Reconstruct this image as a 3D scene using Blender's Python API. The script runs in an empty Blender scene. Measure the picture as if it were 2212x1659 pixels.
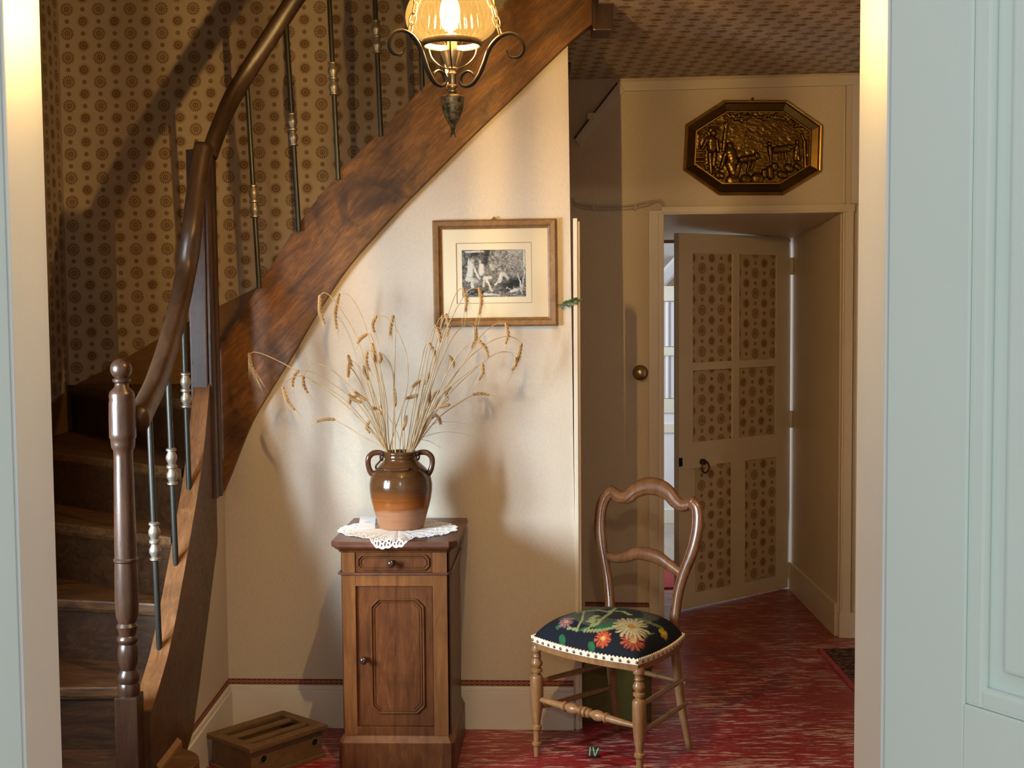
import bpy, bmesh, math, random
import numpy as np
from mathutils import Vector, Matrix
random.seed(7); RNG = np.random.default_rng(7)
S = bpy.context.scene
C = S.collection

# ------------------------------------------------------------------ camera
FP = 2800.0; CX, CY = 1106.0, 829.5; CAMZ = 1.54
PITCH = math.atan((829.5 - 656.0) / FP); ROLL = 0.008
fwd = np.array([0, math.cos(PITCH), -math.sin(PITCH)])
r0 = np.array([1.0, 0, 0]); u0 = np.array([0, math.sin(PITCH), math.cos(PITCH)])
rgt = math.cos(ROLL) * r0 - math.sin(ROLL) * u0
upv = math.cos(ROLL) * u0 + math.sin(ROLL) * r0
cam = bpy.data.cameras.new('camera'); cam.sensor_width = 36.0; cam.lens = 36.0 * FP / 2212.0; cam.clip_start = 0.02
co = bpy.data.objects.new('camera', cam); C.objects.link(co)
mw = Matrix.Identity(4)
for i in range(3):
    mw[i][0] = rgt[i]; mw[i][1] = upv[i]; mw[i][2] = -fwd[i]
mw[2][3] = CAMZ
co.matrix_world = mw
S.camera = co
# ------------------------------------------------------------------ world, daylight, exposure
w = bpy.data.worlds.new('world'); S.world = w; w.use_nodes = True
bg = w.node_tree.nodes['Background']; bg.inputs[0].default_value = (0.84, 0.93, 1.0, 1); bg.inputs[1].default_value = 0.76
def area(name, loc, target, sx, sy, power, col, spread=180):
    l = bpy.data.lights.new(name, 'AREA'); l.shape = 'RECTANGLE'; l.size = sx; l.size_y = sy; l.energy = power; l.color = col
    o = bpy.data.objects.new(name, l); C.objects.link(o); o.location = loc
    l.spread = math.radians(spread)
    o.rotation_euler = (Vector(target) - Vector(loc)).to_track_quat('-Z', 'Y').to_euler()
    return o
area('hall_window_daylight', (-2.22, 2.75, 1.30), (-0.45, 4.6, 0.78), 0.80, 0.9, 41, (0.74, 0.87, 1.0), 66)
pl_ = bpy.data.lights.new('near_room_lamp', 'POINT'); pl_.energy = 95; pl_.color = (1.0, 0.80, 0.52); pl_.shadow_soft_size = 0.03
po_ = bpy.data.objects.new('near_room_lamp', pl_); C.objects.link(po_); po_.location = (0.0, -2.5, 2.6)
area('far_room_daylight', (-0.2, 8.0, 1.6), (1.6, 8.6, 1.1), 1.4, 1.4, 34, (0.92, 0.96, 1.0))
S.view_settings.view_transform = 'Standard'; S.view_settings.look = 'None'; S.view_settings.gamma = 1.0
S.view_settings.use_curve_mapping = False; S.view_settings.exposure = 0.0
LAMP_W = 24.0

# ------------------------------------------------------------------ geometry from the survey of the room
O = np.array([0, 0, CAMZ])
def ray(px, py):
    return fwd + rgt * ((px - CX) / FP) + upv * ((CY - py) / FP)
def P(px, py, d):
    r = ray(px, py); return O + r * (d / r[1])
def F(px, py, z=0.0):
    r = ray(px, py); return O + r * ((z - CAMZ) / r[2])
def PX(px, py, X):
    r = ray(px, py); return O + r * (X / r[0])
def PL(px, py, p0, n):
    r = ray(px, py); p0 = np.array(p0, float); n = np.array(n, float)
    return O + r * (np.dot(p0 - O, n) / np.dot(r, n))

# ------------------------------------------------------------------ node helpers
class NT:
    def __init__(s, name, rough=0.5, metal=0.0, spec=0.5, col=None):
        s.m = bpy.data.materials.new(name); s.m.use_nodes = True; s.t = s.m.node_tree
        s.b = s.t.nodes['Principled BSDF']; s.out = s.t.nodes['Material Output']
        s.b.inputs['Roughness'].default_value = rough; s.b.inputs['Metallic'].default_value = metal
        s.b.inputs['Specular IOR Level'].default_value = spec
        if col: s.b.inputs['Base Color'].default_value = (*col, 1)
    def n(s, t, **k):
        x = s.t.nodes.new('ShaderNode' + t)
        for a, b in k.items(): setattr(x, a, b)
        return x
    def put(s, sock, v):
        if isinstance(v, bpy.types.NodeSocket): s.t.links.new(v, sock)
        else: sock.default_value = v
    def math(s, op, a, b=0.0, c=0.0):
        x = s.n('Math', operation=op)
        s.put(x.inputs[0], a); s.put(x.inputs[1], b); s.put(x.inputs[2], c)
        return x.outputs[0]
    def mix(s, f, a, b, mode='MIX'):
        x = s.n('Mix', data_type='RGBA', blend_type=mode)
        s.put(x.inputs[0], f)
        s.put(x.inputs[6], a if isinstance(a, bpy.types.NodeSocket) else (*a, 1))
        s.put(x.inputs[7], b if isinstance(b, bpy.types.NodeSocket) else (*b, 1))
        return x.outputs[2]
    def coord(s, kind='Object', scale=(1, 1, 1), rot=(0, 0, 0), loc=(0, 0, 0)):
        tc = s.n('TexCoord'); mp = s.n('Mapping')
        mp.inputs['Scale'].default_value = scale; mp.inputs['Rotation'].default_value = rot; mp.inputs['Location'].default_value = loc
        s.t.links.new(tc.outputs[kind], mp.inputs[0]); return mp.outputs[0]
    def noise(s, vec, scale=5, detail=4, rough=0.55, dist=0.0):
        x = s.n('TexNoise'); s.put(x.inputs['Vector'], vec); x.inputs['Scale'].default_value = scale
        x.inputs['Detail'].default_value = detail; x.inputs['Roughness'].default_value = rough; x.inputs['Distortion'].default_value = dist
        return x.outputs[0]
    def ramp(s, v, lo, hi):
        x = s.n('MapRange'); s.put(x.inputs[0], v); x.inputs[1].default_value = lo; x.inputs[2].default_value = hi
        return x.outputs[0]
    def bump(s, h, strength=0.2, dist=0.01):
        x = s.n('Bump'); s.put(x.inputs['Height'], h); x.inputs['Strength'].default_value = strength; x.inputs['Distance'].default_value = dist
        s.t.links.new(x.outputs[0], s.b.inputs['Normal'])
    def base(s, v): s.put(s.b.inputs['Base Color'], v)

def paint(name, c1, c2, rough=0.5, scale=3, spec=0.4, weave=0.0, grain=0.0):
    t = NT(name, rough, spec=spec); v = t.coord('Object')
    n = t.ramp(t.noise(v, scale, 5), 0.3, 0.7)
    col = t.mix(n, c1, c2)
    if weave:
        a = t.noise(t.coord('Object', (900, 900, 60)), 1, 2); b = t.noise(t.coord('Object', (90, 90, 900)), 1, 2)
        h = t.math('ADD', a, b); col = t.mix(t.ramp(h, 0.75, 1.25), col, tuple(x * weave for x in c1)); t.bump(h, 0.12, 0.004)
    elif grain:
        t.bump(t.noise(t.coord('Object', (120, 120, 12)), 1, 3), grain, 0.004)
    t.base(col); return t.m

def wood(name, dark, mid, light, axis=(1, 1, 1), scale=6, rough=0.35, blotch=0.5, bump=0.05, spec=0.5, rot=(0, 0, 0)):
    t = NT(name, rough, spec=spec)
    v = t.coord('Object', (1, 1, 1), rot)
    mp2 = t.n('Mapping'); mp2.inputs['Scale'].default_value = axis; t.t.links.new(v, mp2.inputs[0]); v = mp2.outputs[0]
    g = t.noise(v, scale, 8, 0.65, 1.5)
    fine = t.noise(v, scale * 9, 3, 0.6)
    blo = t.noise(t.coord('Object'), 4.5, 4, 0.6, 0.8)
    c = t.mix(t.ramp(g, 0.33, 0.66), dark, light)
    c = t.mix(t.ramp(fine, 0.4, 0.7), c, mid)
    c = t.mix(t.math('MULTIPLY', t.ramp(blo, 0.48, 0.72), blotch), c, tuple(x * 0.42 for x in dark))
    t.base(c); t.bump(t.math('ADD', g, fine), bump, 0.004)
    t.put(t.b.inputs['Roughness'], t.math('ADD', t.math('MULTIPLY', fine, 0.25), rough - 0.1))
    return t.m

def wallpaper(name, base=(0.58, 0.475, 0.345), ink=(0.20, 0.105, 0.038)):
    t = NT(name, 0.6, spec=0.3)
    tc = t.n('TexCoord'); sp = t.n('SeparateXYZ'); t.t.links.new(tc.outputs['UV'], sp.inputs[0])
    PU, PV = 0.0685, 0.1035
    u = t.math('DIVIDE', sp.outputs[0], PU); cl = t.math('FLOOR', u)
    par = t.math('FLOORED_MODULO', cl, 2.0)
    fu = t.math('MULTIPLY', t.math('SUBTRACT', t.math('SUBTRACT', u, cl), 0.5), PU)
    vv = t.math('ADD', t.math('DIVIDE', sp.outputs[1], PV), t.math('MULTIPLY', par, 0.5))
    fv = t.math('MULTIPLY', t.math('SUBTRACT', t.math('FRACT', vv), 0.5), PV)
    fw = t.math('MULTIPLY', t.math('SUBTRACT', t.math('FRACT', t.math('ADD', vv, 0.5)), 0.5), PV)
    hyp = lambda a, b: t.math('SQRT', t.math('ADD', t.math('MULTIPLY', a, a), t.math('MULTIPLY', b, b)))
    r = hyp(fu, fv); th = t.math('ARCTAN2', fv, fu); rd = hyp(fu, fw)
    lt = lambda a, b: t.math('LESS_THAN', a, b)
    band = lambda a, lo, hi: t.math('MULTIPLY', t.math('GREATER_THAN', a, lo), lt(a, hi))
    ca = t.math('COSINE', t.math('MULTIPLY', th, 16.0)); cb = t.math('COSINE', t.math('MULTIPLY', th, 20.0))
    A = t.math('MAXIMUM', lt(r, 0.0048), band(r, 0.0066, 0.0128))
    A = t.math('MAXIMUM', A, t.math('MULTIPLY', band(r, 0.0150, 0.0262), t.math('GREATER_THAN', ca, -0.25)))
    A = t.math('MAXIMUM', A, t.math('MULTIPLY', band(r, 0.0262, 0.0292), t.math('GREATER_THAN', ca, 0.35)))
    A = t.math('MAXIMUM', A, band(r, 0.0215, 0.0232))
    B = lt(r, t.math('ADD', 0.0185, t.math('MULTIPLY', t.math('MAXIMUM', cb, 0.0), 0.0105)))
    B = t.math('MULTIPLY', B, t.math('SUBTRACT', 1.0, t.math('MULTIPLY', band(r, 0.0085, 0.0105), 0.6)))
    D = t.math('MULTIPLY', lt(rd, 0.0098), t.math('SUBTRACT', 1.0, t.math('MULTIPLY', band(rd, 0.0045, 0.006), 0.6)))
    m = t.math('ADD', t.math('MULTIPLY', A, t.math('SUBTRACT', 1.0, par)), t.math('MULTIPLY', B, par))
    m = t.math('MAXIMUM', m, D)
    age = t.noise(t.coord('Object'), 2.5, 4)
    fade = t.math('MULTIPLY', m, t.math('ADD', 0.72, t.math('MULTIPLY', t.noise(t.coord('Object'), 30, 3), 0.4)))
    b = t.mix(t.ramp(age, 0.3, 0.7), base, tuple(x * 0.86 for x in base))
    t.base(t.mix(fade, b, ink)); t.bump(t.noise(t.coord('Object'), 300, 2), 0.05, 0.002)
    return t.m

def attr_mat(name, rough=0.8, spec=0.2, bump=0.0, bscale=600):
    t = NT(name, rough, spec=spec); a = t.n('VertexColor'); a.layer_name = 'Col'
    t.base(a.outputs[0])
    if bump: t.bump(t.noise(t.coord('Object'), bscale, 2), bump, 0.002)
    return t.m

MT = {}
MT['paper'] = wallpaper('wallpaper_sunburst')
MT['wall2'] = paint('cream_wall_lightened', (0.72, 0.62, 0.47), (0.68, 0.58, 0.43), 0.5, 2.5, 0.35, weave=0.82)  # lighter copy of the wall cream: extra light on the doorway wall, as colour
MT['wall'] = paint('cream_woven_wallpaper', (0.60, 0.53, 0.43), (0.56, 0.49, 0.39), 0.5, 2.5, 0.35, weave=0.80)
MT['trim'] = paint('cream_gloss_paint', (0.70, 0.635, 0.52), (0.64, 0.575, 0.46), 0.35, 4, 0.5, grain=0.08)
MT['skirt'] = paint('skirting_paint', (0.66, 0.635, 0.60), (0.60, 0.575, 0.53), 0.4, 4, 0.4, grain=0.05)
MT['mint'] = paint('mint_door_paint', (0.72, 0.81, 0.785), (0.685, 0.79, 0.755), 0.4, 2.2, 0.45, grain=0.04)
MT['jamb'] = paint('off_white_door_frame_paint', (0.69, 0.705, 0.70), (0.65, 0.67, 0.66), 0.4, 3, 0.45, grain=0.10)
MT['plain'] = paint('plain_ceiling_paint', (0.55, 0.48, 0.40), (0.5, 0.44, 0.36), 0.7, 2)
MT['string'] = wood('stringer_chestnut', (0.050, 0.0175, 0.0027), (0.118, 0.045, 0.0068), (0.275, 0.114, 0.0175), (1.1, 6, 8), 2.6, 0.50, 0.95, 0.06, 0.35, rot=(0, math.radians(45), 0))
MT['stringd'] = wood('shaded_lower_string', (0.040, 0.018, 0.007), (0.075, 0.034, 0.013), (0.125, 0.058, 0.022), (9, 1.3, 2), 3.0, 0.42, 0.6, 0.06)  # darker copy of the string wood: the face's shade is in the colour
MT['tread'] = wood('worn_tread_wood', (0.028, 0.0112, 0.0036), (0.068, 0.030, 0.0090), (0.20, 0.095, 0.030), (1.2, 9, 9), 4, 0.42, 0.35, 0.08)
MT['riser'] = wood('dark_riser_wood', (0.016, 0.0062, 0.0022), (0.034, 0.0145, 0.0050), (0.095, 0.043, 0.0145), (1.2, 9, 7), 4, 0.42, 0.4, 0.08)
MT['newel'] = wood('dark_turned_newel_wood', (0.022, 0.011, 0.007), (0.040, 0.020, 0.012), (0.070, 0.034, 0.019), (9, 9, 1), 4, 0.28, 0.4, 0.04)
MT['rail'] = wood('handrail_wood', (0.030, 0.016, 0.0085), (0.052, 0.028, 0.015), (0.085, 0.047, 0.026), (6, 2, 2), 4, 0.34, 0.4, 0.04)
MT['ochre'] = wood('ochre_skirting_wood', (0.17, 0.080, 0.022), (0.23, 0.115, 0.033), (0.28, 0.15, 0.05), (1, 1, 3), 3, 0.5, 0.35, 0.03)
MT['cab'] = wood('walnut_cabinet', (0.048, 0.0140, 0.0036), (0.090, 0.0290, 0.0070), (0.155, 0.054, 0.0145), (9, 9, 1.2), 3.0, 0.36, 0.55, 0.04, 0.35)
MT['cabl'] = wood('golden_walnut_cabinet', (0.100, 0.034, 0.0085), (0.155, 0.058, 0.015), (0.225, 0.092, 0.026), (9, 9, 1.2), 3.0, 0.36, 0.4, 0.04, 0.35)
MT['cabtop'] = wood('dark_cabinet_top', (0.075, 0.028, 0.016), (0.11, 0.042, 0.026), (0.15, 0.062, 0.040), (2, 9, 9), 4, 0.30, 0.3, 0.03)
MT['chair'] = wood('beech_chair', (0.17, 0.078, 0.026), (0.25, 0.125, 0.048), (0.34, 0.185, 0.078), (7, 7, 1), 5, 0.30, 0.30, 0.03)
MT['chairb'] = wood('walnut_chair_back', (0.078, 0.030, 0.010), (0.125, 0.050, 0.018), (0.185, 0.078, 0.028), (6, 6, 1.5), 4, 0.22, 0.30, 0.02)
MT['oak'] = wood('oak_picture_frame', (0.13, 0.060, 0.017), (0.19, 0.092, 0.028), (0.26, 0.135, 0.045), (3, 3, 3), 8, 0.45, 0.3, 0.05)
MT['stool'] = wood('dull_footwarmer_wood', (0.090, 0.047, 0.019), (0.130, 0.070, 0.029), (0.175, 0.098, 0.043), (4, 4, 9), 5, 0.6, 0.35, 0.05)
MT['farfloor'] = wood('grey_plank_floor', (0.33, 0.29, 0.24), (0.40, 0.36, 0.30), (0.48, 0.44, 0.38), (9, 1.5, 1), 5, 0.5, 0.2, 0.03)
MT['iron'] = NT('dark_green_iron', 0.38, 0.5, 0.5, (0.040, 0.041, 0.035)).m
MT['pewter'] = NT('pewter_knop', 0.42, 0.75, 0.5, (0.30, 0.27, 0.22)).m
MT['wroughtiron'] = NT('lamp_wrought_iron', 0.42, 0.6, 0.5, (0.055, 0.045, 0.035)).m
MT['black'] = NT('dark_void', 0.9, 0, 0.1, (0.012, 0.010, 0.008)).m
MT['wire'] = NT('rusty_wire', 0.45, 0.6, 0.5, (0.075, 0.035, 0.025)).m
MT['knob'] = NT('dark_wood_knob', 0.18, 0, 0.6, (0.035, 0.018, 0.012)).m
MT['brassk'] = NT('aged_brass_knob', 0.3, 0.9, 0.5, (0.42, 0.33, 0.20)).m
MT['nail'] = NT('bronze_nail', 0.3, 0.9, 0.5, (0.26, 0.20, 0.15)).m
MT['gimp'] = NT('ivory_braid', 0.8, 0, 0.2, (0.78, 0.71, 0.56)).m
MT['lace'] = NT('white_cotton_lace', 0.9, 0, 0.1, (0.82, 0.81, 0.79)).m
MT['card'] = NT('white_card', 0.7, 0, 0.2, (0.84, 0.84, 0.88)).m
MT['ink'] = NT('grey_print', 0.8, 0, 0.1, (0.25, 0.25, 0.28)).m
MT['mat'] = paint('ivory_mat_board', (0.74, 0.68, 0.55), (0.72, 0.655, 0.52), 0.7, 3, 0.2)
MT['sheet'] = paint('ivory_print_sheet', (0.76, 0.70, 0.58), (0.73, 0.67, 0.54), 0.7, 3, 0.2)
MT['olive'] = paint('olive_box', (0.100, 0.082, 0.012), (0.080, 0.066, 0.010), 0.6, 5)
MT['cream2'] = paint('cream_dresser_paint', (0.80, 0.77, 0.66), (0.77, 0.74, 0.62), 0.4, 4)
MT['farwall'] = paint('far_tan_wall', (0.58, 0.44, 0.32), (0.55, 0.42, 0.30), 0.6, 4)
MT['farceil'] = paint('far_white', (0.78, 0.79, 0.82), (0.76, 0.77, 0.80), 0.6, 4)
MT['redrug'] = paint('red_runner', (0.36, 0.05, 0.055), (0.30, 0.035, 0.04), 0.9, 40)
MT['leaf'] = paint('boxwood_leaf', (0.035, 0.075, 0.02), (0.06, 0.11, 0.035), 0.35, 40)
MT['green'] = NT('green_numerals', 0.5, 0, 0.4, (0.10, 0.62, 0.36)).m
MT['cable'] = NT('old_white_cable', 0.6, 0, 0.4, (0.52, 0.46, 0.36)).m
MT['seat'] = attr_mat('needlepoint', 0.9, 0.15, 0.35, 700)
MT['print'] = attr_mat('engraving_print', 0.75, 0.1)

def red_lino():
    t = NT('red_marbled_linoleum', 0.36, spec=0.5)
    a = t.noise(t.coord('Object', (9, 62, 1)), 1.0, 5, 0.62, 0.6)
    b = t.noise(t.coord('Object', (26, 150, 1)), 1.0, 4, 0.6, 0.4)
    big = t.noise(t.coord('Object', (2.2, 5.0, 1)), 1.0, 3)
    k = t.math('ADD', t.math('ADD', t.math('MULTIPLY', a, 0.65), t.math('MULTIPLY', b, 0.35)), t.math('MULTIPLY', t.math('SUBTRACT', big, 0.5), 0.25))
    c = t.mix(t.ramp(t.noise(t.coord('Object', (14, 90, 1)), 1, 3), 0.35, 0.65), (0.30, 0.016, 0.022), (0.17, 0.010, 0.013))
    c = t.mix(t.math('MULTIPLY', t.ramp(k, 0.525, 0.585), 0.9), c, (0.52, 0.34, 0.27))
    t.base(c); t.put(t.b.inputs['Roughness'], t.math('ADD', 0.24, t.math('MULTIPLY', b, 0.3)))
    t.bump(b, 0.04, 0.003); return t.m
MT['lino'] = red_lino()

def rug_mat():
    t = NT('dark_patterned_rug', 0.95, spec=0.1)
    n = t.noise(t.coord('Object', (38, 50, 1)), 1, 3, 0.6, 1.0); k = t.noise(t.coord('Object', (70, 70, 1)), 1, 2)
    c = t.mix(t.ramp(n, 0.5, 0.56), (0.045, 0.018, 0.012), (0.15, 0.10, 0.075)); c = t.mix(t.ramp(k, 0.58, 0.62), c, (0.09, 0.02, 0.02))
    t.base(c); return t.m
MT['rug'] = rug_mat()

def border_mat():
    t = NT('red_border_paper', 0.7, spec=0.2)
    tc = t.n('TexCoord'); sp = t.n('SeparateXYZ'); t.t.links.new(tc.outputs['UV'], sp.inputs[0])
    fu = t.math('ABSOLUTE', t.math('SUBTRACT', t.math('FRACT', t.math('DIVIDE', sp.outputs[0], 0.019)), 0.5))
    fv = t.math('ABSOLUTE', t.math('SUBTRACT', sp.outputs[1], 0.5))
    s = t.math('ADD', t.math('MULTIPLY', fu, 2.0), t.math('MULTIPLY', fv, 3.4))
    d = t.math('MULTIPLY', t.math('GREATER_THAN', s, 0.82), t.math('LESS_THAN', s, 1.12)); d = t.math('MULTIPLY', d, t.math('LESS_THAN', fv, 0.34))
    e = t.math('LESS_THAN', s, 0.26)
    t.base(t.mix(t.math('MAXIMUM', d, e), (0.155, 0.030, 0.022), (0.44, 0.30, 0.22))); return t.m
MT['border'] = border_mat()

def brass_relief():
    t = NT('embossed_brass', 0.27, 0.92, 0.5)
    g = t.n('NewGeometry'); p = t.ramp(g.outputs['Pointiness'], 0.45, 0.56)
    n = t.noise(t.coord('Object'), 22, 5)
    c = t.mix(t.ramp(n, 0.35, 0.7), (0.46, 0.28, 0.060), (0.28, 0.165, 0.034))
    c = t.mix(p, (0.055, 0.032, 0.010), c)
    t.base(c); t.bump(t.noise(t.coord('Object'), 130, 3), 0.12, 0.003); return t.m
MT['brass'] = brass_relief()
def urn_mat():
    t = NT('mottled_bronze_urn', 0.38, 0.7, 0.5); n = t.noise(t.coord('Object'), 70, 4)
    t.base(t.mix(t.ramp(n, 0.42, 0.62), (0.055, 0.060, 0.032), (0.34, 0.27, 0.16))); return t.m
MT['urn'] = urn_mat()

def ceramic():
    t = NT('glazed_stoneware', 0.12, spec=0.6)
    tc = t.n('TexCoord'); sp = t.n('SeparateXYZ'); t.t.links.new(tc.outputs['Object'], sp.inputs[0])
    n = t.noise(t.coord('Object', (10, 10, 22)), 1, 5); st = t.noise(t.coord('Object', (4, 4, 160)), 1, 3)
    z = t.math('ADD', sp.outputs[2], t.math('MULTIPLY', t.math('SUBTRACT', n, 0.5), 0.05))
    up = t.mix(t.ramp(n, 0.35, 0.7), (0.060, 0.026, 0.010), (0.115, 0.052, 0.018))
    c = t.mix(t.ramp(z, 0.095, 0.140), (0.235, 0.072, 0.014), up)
    c = t.mix(t.ramp(z, 0.072, 0.058), c, (0.30, 0.135, 0.062))
    c = t.mix(t.math('MULTIPLY', t.ramp(st, 0.5, 0.7), 0.35), c, (0.05, 0.018, 0.007))
    t.base(c); t.put(t.b.inputs['Roughness'], t.ramp(z, 0.075, 0.055)); 
    r = t.n('MapRange'); t.put(r.inputs[0], z); r.inputs[1].default_value = 0.078; r.inputs[2].default_value = 0.055; r.inputs[3].default_value = 0.13; r.inputs[4].default_value = 0.40
    t.put(t.b.inputs['Roughness'], r.outputs[0]); t.bump(st, 0.10, 0.004); return t.m
MT['ceramic'] = ceramic()
MT['glaze'] = NT('brown_glaze', 0.15, 0, 0.6, (0.075, 0.030, 0.013)).m
def straw(name, a, b):
    t = NT(name, 0.55, spec=0.35); t.base(t.mix(t.ramp(t.noise(t.coord('Object'), 30, 3), 0.35, 0.65), a, b)); return t.m
MT['straw'] = straw('wheat_straw', (0.52, 0.38, 0.20), (0.38, 0.25, 0.12))
MT['ear'] = straw('wheat_ear', (0.50, 0.32, 0.14), (0.33, 0.19, 0.075))
MT['awn'] = straw('wheat_awn', (0.62, 0.47, 0.26), (0.50, 0.36, 0.18))

def globe_mat():
    # ribbed amber-tinted glass: thick ribs and thin flutes let different amounts of light through
    t = NT('ribbed_glass'); nt = t.t
    tc = t.n('TexCoord'); sp = t.n('SeparateXYZ'); nt.links.new(tc.outputs['Object'], sp.inputs[0])
    th = t.math('ARCTAN2', sp.outputs[1], sp.outputs[0])
    k = t.noise(t.coord('Object', (30, 30, 1.0)), 1, 2, 0.5)
    c = t.math('ABSOLUTE', t.math('COSINE', t.math('MULTIPLY', th, 20.0)))
    k2 = t.ramp(t.noise(t.coord('Object', (120, 120, 1.0)), 1, 1, 0.4), 0.56, 0.70)
    clear = t.math('MAXIMUM', t.math('MULTIPLY', t.math('POWER', c, 5.0), t.math('ADD', 0.45, t.math('MULTIPLY', t.ramp(k, 0.40, 0.60), 0.55))), t.math('MULTIPLY', k2, 0.6))
    tr = t.n('BsdfTransparent'); gl = t.n('BsdfGlossy'); gl.inputs['Roughness'].default_value = 0.08
    gl.inputs[0].default_value = (.35, .30, .24, 1)
    tl = t.n('BsdfTranslucent'); tl.inputs[0].default_value = (1.0, 0.80, 0.45, 1)
    nt.links.new(t.mix(t.ramp(clear, 0.0, 1.0), (0.20, 0.165, 0.105), (1.0, 0.93, 0.74)), tr.inputs[0])
    m1 = t.n('MixShader'); m1.inputs[0].default_value = 0.003; nt.links.new(tr.outputs[0], m1.inputs[1]); nt.links.new(tl.outputs[0], m1.inputs[2])
    fr = t.n('Fresnel'); fr.inputs[0].default_value = 1.45
    m2 = t.n('MixShader'); nt.links.new(fr.outputs[0], m2.inputs[0]); nt.links.new(m1.outputs[0], m2.inputs[1]); nt.links.new(gl.outputs[0], m2.inputs[2])
    nt.links.new(m2.outputs[0], t.out.inputs[0]); return t.m
MT['globe'] = globe_mat()
def pane_mat(name, tint=(0.93, 0.96, 0.95)):
    t = NT(name); tr = t.n('BsdfTransparent'); tr.inputs[0].default_value = (*tint, 1)
    gl = t.n('BsdfGlossy'); gl.inputs['Roughness'].default_value = 0.02
    fr = t.n('Fresnel'); fr.inputs[0].default_value = 1.3
    m = t.n('MixShader'); t.t.links.new(fr.outputs[0], m.inputs[0]); t.t.links.new(tr.outputs[0], m.inputs[1]); t.t.links.new(gl.outputs[0], m.inputs[2])
    t.t.links.new(m.outputs[0], t.out.inputs[0]); return t.m
MT['pane'] = pane_mat('window_glass', (0.98, 0.975, 0.95)); MT['acrylic'] = pane_mat('acrylic', (0.80, 0.88, 0.85))
def bulb_mat():
    t = NT('lit_bulb'); e = t.n('Emission'); e.inputs[0].default_value = (1.0, 0.66, 0.27, 1); e.inputs[1].default_value = 33000
    t.t.links.new(e.outputs[0], t.out.inputs[0]); return t.m
MT['bulb'] = bulb_mat()
def envelope_mat():
    t = NT('glowing_bulb_glass'); e = t.n('Emission'); e.inputs[0].default_value = (1.0, 0.80, 0.42, 1); e.inputs[1].default_value = 30
    tr = t.n('BsdfTransparent'); m = t.n('MixShader'); m.inputs[0].default_value = 0.3
    t.t.links.new(tr.outputs[0], m.inputs[1]); t.t.links.new(e.outputs[0], m.inputs[2]); t.t.links.new(m.outputs[0], t.out.inputs[0]); return t.m
MT['envelope'] = envelope_mat()
def curtain_mat():
    t = NT('grey_striped_curtain', 0.9, spec=0.1); wv = t.n('TexWave'); t.put(wv.inputs[0], t.coord('Object', (26, 26, 0.4))); wv.inputs['Scale'].default_value = 1.0; wv.inputs['Distortion'].default_value = 2
    t.base(t.mix(wv.outputs[1], (0.55, 0.55, 0.58), (0.80, 0.80, 0.82))); return t.m
MT['curtain'] = curtain_mat()

# ------------------------------------------------------------------ mesh helpers
def origin_of(o):
    p = np.zeros(3)
    while o is not None:
        p += np.array(o.location); o = o.parent
    return p
def mk(name, V, Fc, mat, parent=None, smooth=False, uv=None, col=None, bevel=0.0, org=None, auto=None):
    V = np.array(V, float)
    if parent is not None: off = origin_of(parent); loc = np.zeros(3)
    else:
        off = np.array(org, float) if org is not None else np.array([V[:, 0].mean(), V[:, 1].mean(), V[:, 2].min()]); loc = off
    if org is not None and parent is not None:
        loc = np.array(org, float) - off; off = np.array(org, float)
    me = bpy.data.meshes.new(name)
    me.from_pydata([tuple(v) for v in V - off], [], [tuple(int(i) for i in f) for f in Fc])
    if uv is not None:
        L = me.uv_layers.new(name='UVMap')
        idx = np.zeros(len(me.loops), int); me.loops.foreach_get('vertex_index', idx)
        UV = np.array([uv(p) for p in V]) if callable(uv) else np.array(uv)
        L.data.foreach_set('uv', UV[idx].astype(np.float32).ravel())
    if col is not None:
        A = me.color_attributes.new('Col', 'FLOAT_COLOR', 'POINT')
        cc = np.ones((len(V), 4), np.float32); cc[:, :3] = col; A.data.foreach_set('color', cc.ravel())
    bm = bmesh.new(); bm.from_mesh(me)
    bmesh.ops.recalc_face_normals(bm, faces=bm.faces)
    if bevel: bmesh.ops.bevel(bm, geom=bm.edges[:], offset=bevel, segments=2, affect='EDGES', profile=0.7)
    bm.to_mesh(me); bm.free()
    me.materials.append(MT[mat] if isinstance(mat, str) else mat)
    if smooth:
        me.polygons.foreach_set('use_smooth', [True] * len(me.polygons))
        if smooth != 'all':
            try: me.set_sharp_from_angle(angle=math.radians(38))
            except Exception: pass
    o = bpy.data.objects.new(name, me); C.objects.link(o); o.location = loc
    if parent is not None: o.parent = parent
    return o
def tag(o, label=None, cat=None, group=None, kind=None):
    for k, v in (('label', label), ('category', cat), ('group', group), ('kind', kind)):
        if v: o[k] = v
    return o
def empty(name, loc, label=None, cat=None, group=None, kind=None):
    o = bpy.data.objects.new(name, None); C.objects.link(o); o.location = tuple(loc); o.empty_display_size = 0.05
    return tag(o, label, cat, group, kind)
def struct(name, V, Fc, mat, **k): return tag(mk(name, V, Fc, mat, **k), kind='structure')
BF = [(0, 3, 2, 1), (4, 5, 6, 7), (0, 1, 5, 4), (1, 2, 6, 5), (2, 3, 7, 6), (3, 0, 4, 7)]
def bx(x0, x1, y0, y1, z0, z1):
    return [(x0, y0, z0), (x1, y0, z0), (x1, y1, z0), (x0, y1, z0), (x0, y0, z1), (x1, y0, z1), (x1, y1, z1), (x0, y1, z1)], list(BF)
def obox(c, ax, half):
    c = np.array(c, float); ax = [np.array(a, float) / np.linalg.norm(a) for a in ax]
    V = [c + ax[0] * half[0] * i + ax[1] * half[1] * j + ax[2] * half[2] * k for k in (-1, 1) for (i, j) in ((-1, -1), (1, -1), (1, 1), (-1, 1))]
    return V, list(BF)
def join(*parts):
    V = []; Fc = []
    for v, f in parts:
        n = len(V); V += [tuple(x) for x in v]; Fc += [tuple(i + n for i in q) for q in f]
    return V, Fc
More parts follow.
